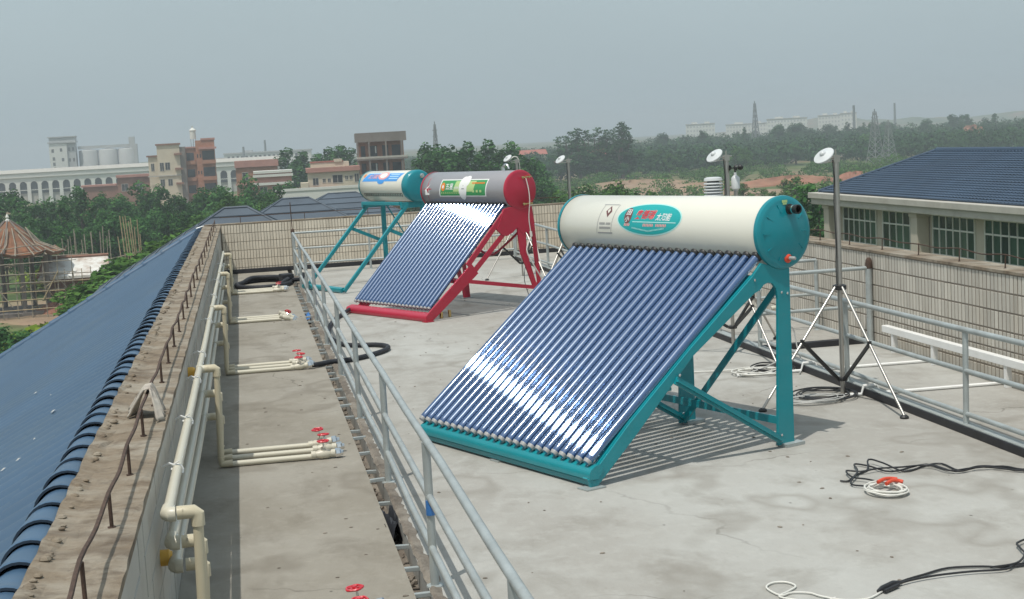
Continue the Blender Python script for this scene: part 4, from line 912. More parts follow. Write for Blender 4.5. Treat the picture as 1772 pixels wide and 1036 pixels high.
for k, (p, l) in enumerate((
    ([(4.2, 5.95), (3.8, 5.93), (3.45, 5.94), (3.37, 5.97), (3.28, 5.97), (3.19, 6.02), (3.04, 6.05), (2.9, 6.0), (2.76, 5.94), (2.62, 5.84)], 'upper of the black cables leading to the connectors at the lower right edge'),
    ([(4.2, 5.90), (3.8, 5.90), (3.38, 5.98), (3.26, 5.93), (3.1, 5.95), (2.93, 5.95), (2.78, 5.92), (2.63, 5.85)], 'lower of the black cables leading to the connectors at the lower right edge'),
    ([(3.9, 6.45), (3.54, 6.29), (3.48, 6.20), (3.45, 6.10), (3.37, 6.0), (3.30, 5.965), (3.2, 5.96)], 'black cable that curls upward at the lower right edge'))):
    cable('cable', l, 'cable', p, .0053, M['cable_black'], .009+.006*k, 'black cables on the deck at the right')
t = empty('cable_connector', (2.66, 5.865, .014), R(28), 'taped black cable joint where black cables meet the thin white wire', 'connector')
MB().tube([(-.07, 0, 0), (-.03, .006, .004), (.05, .01, .006), (.10, .0, 0)], [.007, .012, .013, .008], 8).tube([(-.05, -.02, 0), (.06, -.012, 0)], .009, 8).build('joint', M['cable_black'], t, smooth=True)
cable('wire', 'thin white wire curling across the bottom edge of the picture', 'wire', [(2.62, 5.84), (2.52, 5.77), (2.42, 5.79), (2.35, 5.87), (2.32, 5.93), (2.25, 5.96), (2.19, 5.94), (2.17, 6.06), (2.22, 6.12), (2.28, 6.11), (2.3, 6.04), (2.24, 5.98), (2.18, 5.93), (2.22, 5.87), (2.32, 5.80), (2.4, 5.83)], .0045, M['cable_white'], .008)
loose_coil('cable', 'loose coil of black cable at the foot of the nearest mast', 4.2, 10.28, .20, .22, 4, .006, M['cable_black'], None, 2)
loose_coil('cable', 'loose coil of grey cable beside the foot of the nearest mast', 4.05, 10.12, .19, .12, 4, .006, M['cable_grey'], None, 7)
loose_coil('cable', 'loose coil of white cable lying farther back behind the big teal leg', 4.1, 11.5, .18, .16, 3, .006, M['cable_white'], None, 5, [(3.8, 11.75), (3.6, 11.8)])
loose_coil('cable', 'loose coil of black cable lying farther back behind the big teal leg', 4.28, 11.6, .15, .2, 3, .006, M['cable_black'], None, 9)
cable('cable', 'thin grey cable standing in a loop beside the railing gap', 'cable', [(4.05, 11.5, .02), (4.35, 11.6, .10), (4.5, 11.9, .28), (4.6, 11.95, .30), (4.62, 11.9, .12), (4.58, 11.7, .02), (4.4, 11.3, .012)], .006, M['cable_grey'])
cable('cable', 'thin dark lead hanging behind the crimson leg and curling on the deck', 'cable', [(3.55, 18.6, .5), (3.45, 18.3, .25), (3.40, 17.6, .012), (3.3, 17.2, .012), (3.22, 16.9, .012), (3.26, 16.6, .012), (3.4, 16.4, .012)], .005, M['cable_black'])
t = empty('metal_offcut', (2.18, 16.98, 0), R(20), 'two short brassy pipe offcuts on the deck by the crimson front foot', 'offcut')
MB().tube([(0, 0, .001), (.004, .0, .075)], .022, 12).build('stub', M['brass'], t, smooth=True)
MB().tube([(.13, .03, .001), (.13, .034, .085)], .020, 12).build('stub', M['brass'], t, smooth=True)
gr = MB()
for k in range(150):
    x, y = rr.uniform(.9, 4.3), rr.uniform(5.3, 20); s = rr.uniform(.003, .010)
    gr.lathe([(s, 0), (s*.9, s*.4), (.0005, s*.7)], 5, Matrix.Translation((x, y, .001)) @ Matrix.Rotation(rr.random()*6, 4, 'Z') @ Matrix.Diagonal((1.6, 1, 1, 1)), cap=False)
for k in range(40):
    x, y = rr.uniform(-.2, .6), rr.uniform(5.3, 20); s = rr.uniform(.003, .009)
    gr.lathe([(s, 0), (s*.9, s*.4), (.0005, s*.7)], 5, Matrix.Translation((x, y, .001)) @ Matrix.Diagonal((1.8, 1, 1, 1)), cap=False)
tag(link('gravel', gr.mesh('gravel', M['rough_conc']), None), kind='stuff')

# ------------------------------------------------------------------ things beyond the roof
def at(b, y): return y*math.tan(R(b))                # bearing (degrees right of the roof axis) at distance y
def P(b, y, z=GZ): return (at(b, y), y, z)
# --- building to the right with the blue hipped roof
M['bwall'] = mat('cream_render', (.46, .42, .34), .8, var=.08, scale=.6, dirt=(.33, .29, .23), dscale=.5, damt=.4)
M['fascia'] = mat('pale_concrete_fascia', (.44, .42, .37), .8, var=.08, scale=.8, dirt=(.30, .27, .22), dscale=.9, damt=.5)
M['alu'] = mat('white_window_frame', (.62, .63, .58), .5, var=.05)
M['glassg'] = mat('green_window_glass', (.030, .068, .045), .12, var=.35, scale=.5, spec=.5, island=.5)
t = empty('hall', (30, 0, 0), 0, 'low cream building with a dark blue hipped tile roof beyond the right parapet', 'building')
MB().box(.9, 14, 20, 74.0, GZ-.3, -2.36).build('wall', M['bwall'], t)
MB().box(0, 14.6, 20, 74.6, -2.34, -2.02).build('soffit_band', M['fascia'], t, bevel=.03)
MB().box(-.12, 14.7, 20, 74.75, -2.018, -1.72).build('fascia', M['fascia'], t, bevel=.03)
rb = MB(); u0_, z0_, u1_, z1_ = .35, -1.70, 4.9, .25; Ls = math.hypot(u1_-u0_, z1_-z0_); ncs = 22; ds = (u1_-u0_)/Ls; dz = (z1_-z0_)/Ls
pr8 = [0, .6, 1, .6]; step = .30/4
for k in range(ncs):
    va = []; w0 = Ls*k/ncs; w1 = Ls*(k+.97)/ncs
    for w, h in ((w0, .05), (w1, .0)):
        yend = 74.3-(u0_+w*ds)*1.0+.35; n_ = int((yend-30)/step)
        va.append([(u0_+w*ds-(h+.05*pr8[q % 4])*dz, 30+q*step, z0_+w*dz+(h+.05*pr8[q % 4])*ds) for q in range(n_)])
    m_ = min(len(va[0]), len(va[1])); rb.add(va[0][:m_]+va[1][:m_], [(i, i+1, m_+i+1, m_+i) for i in range(m_-1)])
    rb.add([va[0][0], va[0][m_-1], (va[0][m_-1][0], va[0][m_-1][1], va[0][m_-1][2]-.06), (va[0][0][0], va[0][0][1], va[0][0][2]-.06)], [(0, 1, 2, 3)])
rf = rb.build('roof', M['bluebuild'], t)
MB().add([(.35, 20, -1.74), (4.9, 20, .21), (4.9, 69.6, .21), (.35, 74.2, -1.74)], [(0, 1, 2, 3)]).add([(.35, 74.25, -1.74), (4.9, 69.7, .21), (9.6, 74.25, -1.74)], [(0, 1, 2)]).add([(4.9, 20, .21), (9.6, 20, -1.74), (9.6, 74.2, -1.74), (4.9, 69.7, .21)], [(0, 1, 2, 3)]).build('roof_deck', M['bluebuild'], rf)
MB().tube([(4.9, 20, .29), (4.9, 69.7, .29)], .13, 8).tube([(4.9, 69.7, .29), (.35, 74.3, -1.66)], .10, 8).build('ridge', M['bluebuild'], rf, smooth=True)
pm_ = MB().box(-.30, .30, -.34, .34, -8, -2.55).box(-.36, .36, -.40, .40, -2.55, -2.365).mesh('pillar', M['bwall'], bevel=.02)
for y in (73.2, 62.9, 52.6, 42.3): link('pillar', pm_, t, (.56, y, 0))
def bld_window(ya, yb, zt=-2.45, zb=-4.25, nv=6):
    w = empty('window', (.88, (ya+yb)/2, 0)); w.parent = t; h = (yb-ya)/2; zm = zt-.62
    b = MB()
    for z in (zt, zm, zb): b.box(-.06, .02, -h, h, z-.035, z+.035)
    for k in range(nv+1): y = -h+2*h*k/nv; b.box(-.05, .018, y-.028, y+.028, zb, zt)
    b.build('frame', M['alu'], w)
    for k in range(nv):
        y0_, y1_ = -h+2*h*k/nv+.03, -h+2*h*(k+1)/nv-.03; ti = rnd.uniform(-.006, .006)
        for za, zb_ in ((zt-.036, zm+.036), (zm-.036, zb+.036)):
            MB().quad((-.004+ti, y0_, zb_), (-.004-ti, y1_, zb_), (-.004-ti, y1_, za), (-.004+ti, y0_, za)).build('pane', M['glassg'], w)
for a, b_, n_ in ((68.3, 72.3, 6), (64.5, 67.5, 4), (58.3, 62.2, 6), (53.4, 57.4, 6), (48.4, 52.0, 6)): bld_window(a, b_, nv=n_)

# --- grey-blue hipped roofs of the same compound just beyond the far wall
def hip_roof(label, x, y, hw, hl, zr, ridge, drop, mname='bluefar'):
    t = empty('hip_roofed_building', (x, y, 0), 0, label, 'building', 'grey blue hipped roofs beyond the far wall')
    ze = zr-drop
    MB().box(-hw+.5, hw-.5, -hl+.5, hl-.5, GZ-.3, ze-.05).build('wall', M['bwall'], t)
    b = MB(); a = (-ridge, 0, zr); c_ = (ridge, 0, zr); e = [(-hw, -hl, ze), (hw, -hl, ze), (hw, hl, ze), (-hw, hl, ze)]
    b.add([a, c_]+e, [(2, 3, 1, 0), (3, 4, 1), (4, 5, 0, 1), (5, 2, 0), (2, 5, 4, 3)])
    o = b.build('roof', M[mname], t)
    n = MB(); m_ = 10
    for k in range(1, m_):                              # tile courses as low steps on the near and left slopes
        f = k/m_; za = ze+(zr-ze)*f+.02
        xa = -hw+(hw-ridge)*f; y_ = -hl*(1-f)
        n.bar((xa, y_, za), (-xa, y_, za), .04, .03); n.bar((xa, y_, za), (xa, -y_, za), .04, .03)
    tag(n.build('tile_courses', M[mname], t), kind='stuff')
    r = MB().tube([a, c_], .05, 6)
    for k, s in ((e[0], a), (e[1], c_), (e[2], c_), (e[3], a)): r.tube([k, s], .04, 6)
    r.build('ridge', M[mname], o)
hip_roof('nearest of the grey blue hipped roofs, just behind the left end of the far wall', at(-.35, 45), 45, 4.6, 4.4, .42, .35, 2.5)
hip_roof('grey blue hipped roof with a flat short ridge, left of the farthest heater', at(1.95, 58), 58, 5.2, 5, .17, .52, 2.6)
hip_roof('grey blue hipped roof partly hidden by the farthest cream tank', at(3.75, 78), 78, 6, 5.5, -.35, .75, 2.6)

# --- facade helper for far houses: facade faces -Y, local x along it
M['wdark'] = mat('dark_window', (.035, .04, .045), .3, var=.3, scale=.4)
M['cream'] = mat('cream_paint', (.58, .51, .39), .85, var=.08, scale=.3, dirt=(.42, .36, .28), dscale=.4, damt=.4)
M['white'] = mat('white_wash', (.66, .66, .61), .85, var=.06, scale=.2, dirt=(.5, .48, .43), dscale=.2, damt=.4)
M['brick'] = mat('orange_brick', (.36, .17, .105), .9, var=.15, scale=.6, dirt=(.28, .16, .11), dscale=.5, damt=.5)
M['brickd'] = mat('brown_brick', (.25, .13, .09), .9, var=.18, scale=.6)
M['pink'] = mat('pink_tile_trim', (.42, .21, .17), .8, var=.12, scale=.5)
M['redroof'] = mat('dull_red_roof', (.34, .115, .085), .8, var=.15, scale=.4)
M['grayc'] = mat('raw_concrete', (.20, .175, .155), .9, var=.15, scale=.5, dirt=(.14, .12, .10), dscale=.4, damt=.5)
M['silo'] = mat('pale_grey_concrete', (.42, .43, .42), .85, var=.08, scale=.1)
M['steelgrey'] = mat('pylon_steel', (.23, .25, .25), .7, .2, var=.1)
def house(name, label, b, y, rot=0, cat='building', group=None):
    return empty(name, P(b, y, GZ), R(rot)-R(b)*.6, label, cat, group)
def win(t, x, z, w, h, y=0, m='wdark', frame=None):
    f = MB().box(x-w/2-.08, x+w/2+.08, y-.06, y+.02, z-h/2-.10, z-h/2).box(x-w/2-.08, x+w/2+.08, y-.10, y+.02, z+h/2, z+h/2+.1).box(x-w/2-.08, x-w/2, y-.05, y+.02, z-h/2, z+h/2).box(x+w/2, x+w/2+.08, y-.05, y+.02, z-h/2, z+h/2).box(x-.04, x+.04, y-.04, y+.02, z-h/2, z+h/2).build('window', M[frame or 'fascia'], t)
    MB().quad((x-w/2, y-.02, z-h/2), (x+w/2, y-.02, z-h/2), (x+w/2, y-.02, z+h/2), (x-w/2, y-.02, z+h/2)).build('pane', M[m], f)
G = -GZ
# long white arcade
t = empty('arcade', P(-4.2, 560), R(1.0), 'very long white arcaded building with a row of arches, far left', 'building')
Lx = 108; hz_ = 12.2
aw = MB(); ar = 1.25
def arch_bay(x, w, z1, zs):                            # one bay of wall with an arched opening
    k = 8; pts = [(x+ar*math.cos(a), zs+ar*math.sin(a)) for a in np.linspace(math.pi, 0, k+1)]
    for y in (0, .5):
        for (p, q) in zip(pts[:-1], pts[1:]): aw.add([(p[0], y, p[1]), (q[0], y, q[1]), (q[0], y, z1), (p[0], y, z1)], [(0, 1, 2, 3)])
        for sgn in (-1, 1): aw.add([(x+sgn*ar, y, 0), (x+sgn*w/2, y, 0), (x+sgn*w/2, y, z1), (x+sgn*ar, y, z1)], [(0, 1, 2, 3)])
    for (p, q) in zip(pts[:-1], pts[1:]): aw.add([(p[0], 0, p[1]), (q[0], 0, q[1]), (q[0], .5, q[1]), (p[0], .5, p[1])], [(0, 1, 2, 3)])
    for sgn in (-1, 1): aw.add([(x+sgn*ar, 0, 0), (x+sgn*ar, .5, 0), (x+sgn*ar, .5, zs), (x+sgn*ar, 0, zs)], [(0, 1, 2, 3)])
for k in range(-14, 15): arch_bay(k*3.8, 3.8, 9.6, 6.9)
aw.build('arch_wall', M['white'], t)
for k in range(-14, 15): MB().quad((k*3.8-1.25, .48, 3.8), (k*3.8+1.25, .48, 3.8), (k*3.8+1.25, .48, 8.2), (k*3.8-1.25, .48, 8.2)).build('window', M['wdark'], t); MB().box(k*3.8-1.25, k*3.8+1.25, .2, .47, 4.9, 5.15).build('balustrade', M['white'], t)
MB().box(-56, 56, -.5, .8, 9.62, 10.0).box(-56, 56, -.15, .6, 10.0, 11.3).build('cornice', M['white'], t)
MB().add([(-56, -.6, 11.32), (56, -.6, 11.32), (56, 9, 12.6), (-56, 9, 12.6)], [(0, 1, 2, 3)]).box(-56, 56, .81, 12, 0, 11.3).build('roof', M['fascia'], t)
# grain silo works
t = empty('grain_silo', P(-6.55, 790), 0, 'white silo tower with a row of grey round silos in the haze', 'silo')
tw = MB().box(-6.2, 2.6, -4, 4, 0, 24.2).build('tower', M['white'], t)
MB().box(2.7, 6.8, -3, 4, 0, 24.2).build('tower_annex', M['silo'], t)
MB().box(-6.8, 7.4, -4.5, 4.5, 24.3, 25.0).box(-6, 7, -4, 4, 25.0, 27.2).box(-6.8, 7.4, -4.5, 4.5, 27.2, 27.7).build('penthouse', M['silo'], t)
for x, z in ((-4.5, 20.5), (-.3, 20.8), (-4.2, 16.4), (.3, 15.8), (-4.2, 13.7), (-4, 11.2)): win(tw, x, z, 1.1, 1.6, -4)
for x in (3.6, 5.6):
    for z in (21, 15.5): win(tw, x, z, .9, 1.7, -3)
sm_ = MB().lathe([(4.9, 0), (4.9, 19.5), (4.6, 19.9), (.5, 20.6)], 24).mesh('silo', M['silo'], smooth=True)
for k in range(3): link('silo', sm_, t, (12.5+9.9*k, 3+.3*k, 0))
MB().box(7.5, 36, 1, 5, 20.7, 22.2).build('conveyor_gallery', M['silo'], t)
MB().box(34, 37.5, 0, 5, 0, 22).box(33.5, 36.5, .5, 4, 22, 25.8).build('elevator_head', M['silo'], t)
# beige corner house
t = house('beige_house', 'tall beige house with brown eaves beside the orange brick block', -2.75, 380)
w = MB().box(-2.6, 3.0, 0, 7, 0, 17.4).box(-4.9, -2.62, .8, 7, 0, 14.6).build('wall', M['cream'], t)
MB().box(-2.9, 3.3, -.3, 7.3, 17.41, 17.8).box(-5.3, -2.63, .4, 7.3, 14.61, 15.0).build('roof', M['brickd'], t)
MB().box(3.01, 4.4, .2, 6, 0, 16.8).build('side_wing', M['grayc'], t)
for x, z, ww, hh in ((-1.6, 12, .9, 2.0), (-.2, 12.1, 1.1, 1.8), (-1.7, 8, 1, 1.6), (.2, 8, 1, 1.6)): win(w, x, z, ww, hh)
win(w, -3.9, 12, .7, 1.8, .8)
MB().box(-5.2, 3.2, -.25, .1, 9.6, 9.9).build('band', M['fascia'], t)
for z in (14.8, 11.1, 7.4): MB().box(1.6, 3.5, -.8, -.01, z, z+.5).build('window_hood', M['brickd'], t)
# orange brick block with balconies
t = house('brick_apartment_block', 'orange brick apartment block with dark balconies and a white water tank on top', -1.9+.35, 382)
w = MB().box(-3.8, -1.0, .5, 8, 0, 16.3).box(-.98, 3.8, 0, 8, 0, 18.2).build('wall', M['brick'], t)
MB().box(.4, 4.0, -.2, 8.2, 18.21, 18.7).box(-4.1, -.9, .2, 8.2, 16.31, 16.7).build('parapet', M['pink'], t)
MB().box(-.2, 4.2, -1.2, -.01, 15.9, 16.4).build('canopy', M['pink'], t)
for z in (13.2, 9.0, 4.9):
    MB().quad((.6, -.02, z), (3.6, -.02, z), (3.6, -.02, z+2.3), (.6, -.02, z+2.3)).build('balcony_opening', M['wdark'], t)
    MB().box(.4, 3.9, -1.1, -.03, z-1.0, z-.1).build('balcony', M['brick'], t)
    MB().quad((-3.4, .48, z), (-1.5, .48, z), (-1.5, .48, z+2.0), (-3.4, .48, z+2.0)).build('balcony_opening', M['wdark'], t)
    MB().box(-3.7, -1.2, -.4, .45, z-1.0, z-.15).build('balcony', M['brick'], t)
    for x in (-.6, .1): MB().box(x-.15, x+.15, -.06, -.012, z+.6, z+1.5).build('slit_window', M['wdark'], t)
b = MB().lathe([(.75, 18.6), (.75, 20.6), (.85, 20.7), (.85, 20.9), (.2, 21.5), (.25, 21.9)], 14, Matrix.Translation((-1.4, 2, 0))).build('water_tank', M['white'], t, smooth=True)
lg = MB()
for a_ in range(4): lg.tube([(-1.4+.6*math.cos(a_*1.57), 2+.6*math.sin(a_*1.57), 16.3), (-1.4+.6*math.cos(a_*1.57), 2+.6*math.sin(a_*1.57), 18.6)], .06, 5)
lg.build('tank_stand', M['steelgrey'], t)
# low brown-red houses before the arcade
t = house('red_brick_house', 'long low red brick house with a pinkish eave, in front of the white arcade', -4.1, 400)
w = MB().box(-4, 8.2, 0, 6, 0, 9.6).box(-13, -4.02, .6, 6, 0, 7.6).build('wall', M['brickd'], t)
MB().box(-4.3, 8.5, -.5, 6.3, 9.62, 10.3).box(-13.4, -4.32, .2, 6.3, 7.62, 8.1).build('roof', M['pink'], t)
for x in (-2.2, 1.5): win(w, x, 7, 1.6, 1.8)
MB().box(5.6, 8.1, -.12, -.01, 3, 9).build('white_panel', M['white'], t)
# terracotta houses left of the far heater
t = house('terracotta_house', 'flat roofed terracotta house with a dull purple parapet, behind the pink striped house', .55, 330)
w = MB().box(-4.6, 4.6, 0, 8, 0, 11.2).build('wall', M['brick'], t)
MB().box(-4.8, 4.8, -.4, 8.2, 11.22, 12.7).build('parapet', M['pink'], t)
MB().box(-4.8, 4.8, -.5, -.01, 7.3, 7.8).build('band', M['pink'], t)
for x in (-2.6, 1.2): win(w, x, 9.2, 1.2, 1.7)
t = house('striped_house', 'small pink and white striped house left of the far heater', 1.15, 292)
w = MB().box(-3.6, 3.6, 0, 7, 0, 10.2).build('wall', M['pink'], t)
for z in (9.5, 7.9, 5.5): MB().box(-3.9, 3.9, -.5, -.01, z, z+.5).build('band', M['white'], t)
MB().box(-3.8, 3.8, -.4, 7.2, 10.22, 10.7).build('parapet', M['white'], t)
for x in (-2, .4, 2.4): win(w, x, 6.9, 1.3, 1.3)
MB().box(1.5, 3.7, -.3, -.02, 1, 5).build('white_panel', M['white'], t)
# beige wide house with red trim
t = house('beige_wide_house', 'wide beige house with a pink parapet behind the blue hipped roofs', 3.4, 262)
w = MB().box(-4.2, 4.9, 0, 8, 0, 10.3).build('wall', M['cream'], t)
MB().box(-4.5, 5.1, -.4, 8.2, 10.32, 11.1).build('parapet', M['pink'], t)
MB().box(-3.6, 3.2, 1, 6, 11.12, 12.0).box(.6, 2.0, .8, 4, 12.0, 12.5).build('roof_hut', M['cream'], t)
MB().box(-3.7, 2.2, .9, 6.1, 12.01, 12.2).build('roof_trim', M['redroof'], t)
for x, z, ww, hh in ((-2.9, 8.7, .9, 1.2), (1.0, 9.0, 1.7, 1.3), (-1.4, 8.8, .45, .6), (-.5, 8.8, .45, .6), (2.6, 9.1, .45, .6), (3.4, 9.1, .45, .6), (4.4, 9.0, .7, 1.4), (2.6, 6.2, .45, .5), (3.5, 6.2, .45, .5)): win(w, x, z, ww, hh)
MB().box(-6.6, 1.2, -1.2, -.01, 7.1, 7.45).build('canopy', M['redroof'], t)
MB().box(-5.6, -4.22, -1, 5, 0, 8.6).build('side_wing', M['cream'], t)
MB().box(-8, -5.62, -.6, 4, 0, 7.2).build('shed', M['brickd'], t)
MB().box(-8.3, -5.7, -1.1, 4.2, 7.22, 7.7).build('shed_roof', M['pink'], t)
MB().box(-5, -.8, -.3, -.02, 4.4, 7.0).build('shutter', M['grayc'], t)
MB().quad((-.4, -.03, 4.3), (1.8, -.03, 4.3), (1.8, -.03, 6.6), (-.4, -.03, 6.6)).build('doorway', M['wdark'], t)
t = empty('garden_wall', P(3.2, 228), 0, 'low white boundary wall in front of the wide beige house', 'wall')
MB().box(-8, 7, 0, .3, 0, 8.2).box(-8.2, 7.2, -.1, .4, 8.2, 8.6).build('masonry', M['white'], t)
# unfinished concrete frame
t = house('unfinished_building', 'grey unfinished four storey concrete building with open balconies above the far heater', 5.35, 270)
MB().box(-4.2, 4.3, 1.2, 9, 0, 16.0).build('wall', M['brick'], t)
MB().box(-4.5, 4.8, -.4, 9, 15.2, 16.9).build('roof_slab', M['grayc'], t)
for z in (12.2, 9.0, 5.8):
    MB().box(-4.4, 4.9, -.5, 1.4, z-.35, z-.02).build('floor_slab', M['grayc'], t)
    MB().box(-4.4, 4.9, -.5, -.3, z, z+.32).build('balcony_kerb', M['fascia'], t)
    for x, ww in ((-3.2, .8), (-1.4, 1.6), (.9, 1.1), (2.9, 1.6)): MB().quad((x-ww/2, 1.17, z+.2), (x+ww/2, 1.17, z+.2), (x+ww/2, 1.17, z+2.3), (x-ww/2, 1.17, z+2.3)).build('opening', M['wdark'], t)
    [MB().box(px0, px0+.2, .9, 1.16, z, z+2.8).build('pier', M['brick'], t) for px0 in (-2.55, -.25, 1.75)]; MB().box(-1.0, -.75, 1.1, 1.16, z+.9, z+2.2).build('white_sheet', M['white'], t)
cm = MB().box(-.16, .16, -.4, -.1, 0, 15.2).mesh('column', M['grayc'])
for x in (-4.2, -2.1, 1.0, 3.9): link('column', cm, t, (x, 0, 0))
# factory in the haze
t = empty('factory', P(1.0, 900), R(-4), 'long pale factory in the haze behind the terracotta houses', 'building')
w = MB().box(-26, 26, 0, 20, 0, 13.6).build('wall', M['white'], t)
MB().box(-26.5, 26.5, -.5, 20.5, 13.62, 14.6).box(-14, -9, 2, 8, 14.6, 15.6).build('roof', M['silo'], t)
for k in range(18): MB().quad((-24+2.7*k, -.03, 10.4), (-22.6+2.7*k, -.03, 10.4), (-22.6+2.7*k, -.03, 12.4), (-24+2.7*k, -.03, 12.4)).build('window', M['wdark'], t)
def chimney(label, b, y, h, r):
    t = empty('chimney', P(b, y), 0, label, 'chimney'); MB().lathe([(r, 0), (r*.7, h), (r*.8, h+.3)], 10).build('shaft', M['steelgrey'], t, smooth=True)
chimney('thin dark chimney above the pale factory at left', .10, 880, 17.5, .9)
chimney('thin pale chimney right of the dark factory chimney', .93, 980, 21.5, .9)
chimney('thin chimney far right, left of the big pylon', 23.6, 820, 22.5, 1.0)
chimney('faint thin chimney far right, right of the big pylon', 25.1, 1000, 24.5, 1.0)
# lattice pylons
def pylon(label, b, y, h, w, arms=True):
    t = empty('pylon', P(b, y), R(20), label, 'pylon', 'lattice pylons'); f = lambda z: w*(1-.86*(z/h)**.75); rr_ = max(.05, y*.00026)
    L_ = MB(); Bm = MB(); N_ = 9; zs = [h*(k/N_)**.9 for k in range(N_+1)]; cs = [(1, 1), (1, -1), (-1, -1), (-1, 1)]
    for k in range(N_):
        z0, z1 = zs[k], zs[k+1]; a, c_ = f(z0)/2, f(z1)/2
        for q in range(4):
            s, u = cs[q], cs[(q+1) % 4]
            L_.bar((s[0]*a, s[1]*a, z0), (s[0]*c_, s[1]*c_, z1), rr_*1.6, rr_*1.6)
            Bm.bar((s[0]*a, s[1]*a, z0), (u[0]*c_, u[1]*c_, z1), rr_, rr_); Bm.bar((u[0]*a, u[1]*a, z0), (s[0]*c_, s[1]*c_, z1), rr_, rr_); Bm.bar((s[0]*c_, s[1]*c_, z1), (u[0]*c_, u[1]*c_, z1), rr_, rr_)
    L_.build('legs', M['steelgrey'], t); tag(Bm.build('lattice', M['steelgrey'], t), kind='stuff')
    if arms:
        for z in (.80, .90): MB().bar((-w*.32, 0, h*z), (w*.32, 0, h*z), rr_*1.4, rr_*1.8).build('crossarm', M['steelgrey'], t)
    MB().bar((0, 0, h*.99), (0, 0, h*1.05), rr_*2, rr_*2).build('peak', M['steelgrey'], t)
pylon('tall lattice pylon standing over the white apartments in the haze', 19.9, 700, 25, 4.4, False)
pylon('large lattice pylon at right, left of the blue hipped roof', 24.36, 430, 16.6, 4.6)
pylon('lower lattice pylon just right of the large one', 24.85, 410, 13.2, 4.6)
pylon('small hazy lattice mast above the trees behind the grey tank', 7.5, 520, 20.8, 3.0)
# white apartments on the skyline
for k, (b, y, w_, h_, l) in enumerate(((17.8, 1080, 22, 17.1, 'leftmost white apartment block on the hazy right skyline'), (19.6, 1120, 34, 15.4, 'second white apartment block on the right skyline, beside the tall pylon'), (21.1, 1060, 30, 17.8, 'third white apartment block on the right skyline, with stepped roof'), (22.7, 1090, 18, 18.6, 'fourth white apartment block on the right skyline'), (23.4, 1060, 12, 19.4, 'rightmost white apartment block, next to the thin chimney'))):
    z0 = 0; t = empty('apartment_block', P(b, y, GZ), R(-b), l, 'building', 'white apartment blocks on the skyline')
    w = MB().box(-w_/2, w_/2, 0, 12, 0, h_).box(-w_*.3, -w_*.1, 1, 8, h_, h_+1.8).box(w_*.15, w_*.32, 1, 8, h_, h_+1.8).build('wall', M['white'], t)
    MB().box(-w_/2-.4, w_/2+.4, -.4, 12.4, h_+.01, h_+.5).build('roof', M['fascia'], t)
    for q in range(int(w_/2.4)):
        x = -w_/2+1.5+2.4*q
        if x > w_/2-1: break
        for z in (h_-2.6, h_-5.6, h_-8.6): MB().quad((x-.6, -.04, z), (x+.6, -.04, z), (x+.6, -.04, z+1.5), (x-.6, -.04, z+1.5)).build('window', M['silo'], t)
# farm buildings among the trees
for b, y, w_, h_, l in ((14.1, 500, 13, 8.4, 'long tile roofed farm building among the trees behind the cream tank'), (11.3, 560, 10, 9.0, 'red roofed farm building among trees right of the crimson heater'), (12.6, 470, 7, 5.6, 'small red roofed shed among trees between the two sensors')):
    t = empty('farm_building', P(b, y), R(-b+8), l, 'building', 'red roofed buildings among the trees')
    MB().box(-w_/2, w_/2, 0, 7, 0, h_-1.4).build('wall', M['cream'], t)
    MB().add([(-w_/2-.5, -.6, h_-1.4), (w_/2+.5, -.6, h_-1.4), (w_/2+.3, 3.5, h_+.5), (-w_/2-.3, 3.5, h_+.5), (w_/2+.5, 7.6, h_-1.4), (-w_/2-.5, 7.6, h_-1.4)], [(0, 1, 2, 3), (3, 2, 4, 5), (1, 4, 2), (0, 3, 5)]).build('roof', M['redroof'], t)
    MB().box(-w_/2+1, -w_/2+2.4, -.05, .02, h_-4.4, h_-2.6).box(w_/2-3, w_/2-1.6, -.05, .02, h_-4.4, h_-2.6).build('openings', M['wdark'], t)
for b, y, w_, l in ((21.15, 520, 4.2, 'small white roofed hut on the wooded slope left of the nearest mast'), (23.1, 540, 2.6, 'tiny white roofed hut on the wooded slope right of the nearest mast')):
    t = empty('hut', P(b, y, GZ+.3), R(-20), l, 'hut'); MB().box(-w_/2+.4, w_/2-.4, 0, 3, -1, 2.8).build('wall', M['grayc'], t)
    MB().add([(-w_/2, -.5, 2.7), (w_/2, -.5, 2.7), (w_/2, 1.5, 3.3), (-w_/2, 1.5, 3.3), (w_/2, 3.5, 2.7), (-w_/2, 3.5, 2.7)], [(0, 1, 2, 3), (3, 2, 4, 5), (1, 4, 2), (0, 3, 5)]).build('roof', M['fascia'], t)

# soil banks and fields
def mound(name, b, y, rx_, ry_, h, m, seed=0, segs=40, rings=9):
    q = random.Random(seed); vs = []; fs = []; ph = [q.uniform(0, 6.28) for _ in range(6)]
    for j in range(rings+1):
        r = j/rings
        for i in range(segs):
            a = 2*math.pi*i/segs; w = 1+.16*math.sin(2*a+ph[0])+.10*math.sin(3*a+ph[1])+.06*math.sin(7*a+ph[2])
            z = h*(1-r**2.2)*(1+.18*math.sin(5*a+ph[3]+3*r)+.12*q.uniform(-1, 1)) if j < rings else -.4
            vs.append((rx_*r*w*math.cos(a), ry_*r*w*math.sin(a), z))
    for j in range(rings):
        for i in range(segs): fs.append((j*segs+i, j*segs+(i+1) % segs, (j+1)*segs+(i+1) % segs, (j+1)*segs+i))
    o = MB().add(vs, fs).build(name, m, None, smooth=False, loc=P(b, y, GZ)); return tag(o, kind='structure')
mound('soil_bank', 21.2, 326, 15.5, 5, 1.9, M['redsoil'], 1)
mound('soil_bank', 15.0, 360, 24, 16, 1.9, M['tansoil'], 2)
mound('soil_bank', 18.0, 335, 22, 14, 1.3, M['tansoil'], 3)
mound('soil_bank', 23.6, 330, 6, 4, 1.8, M['redsoil'], 4)
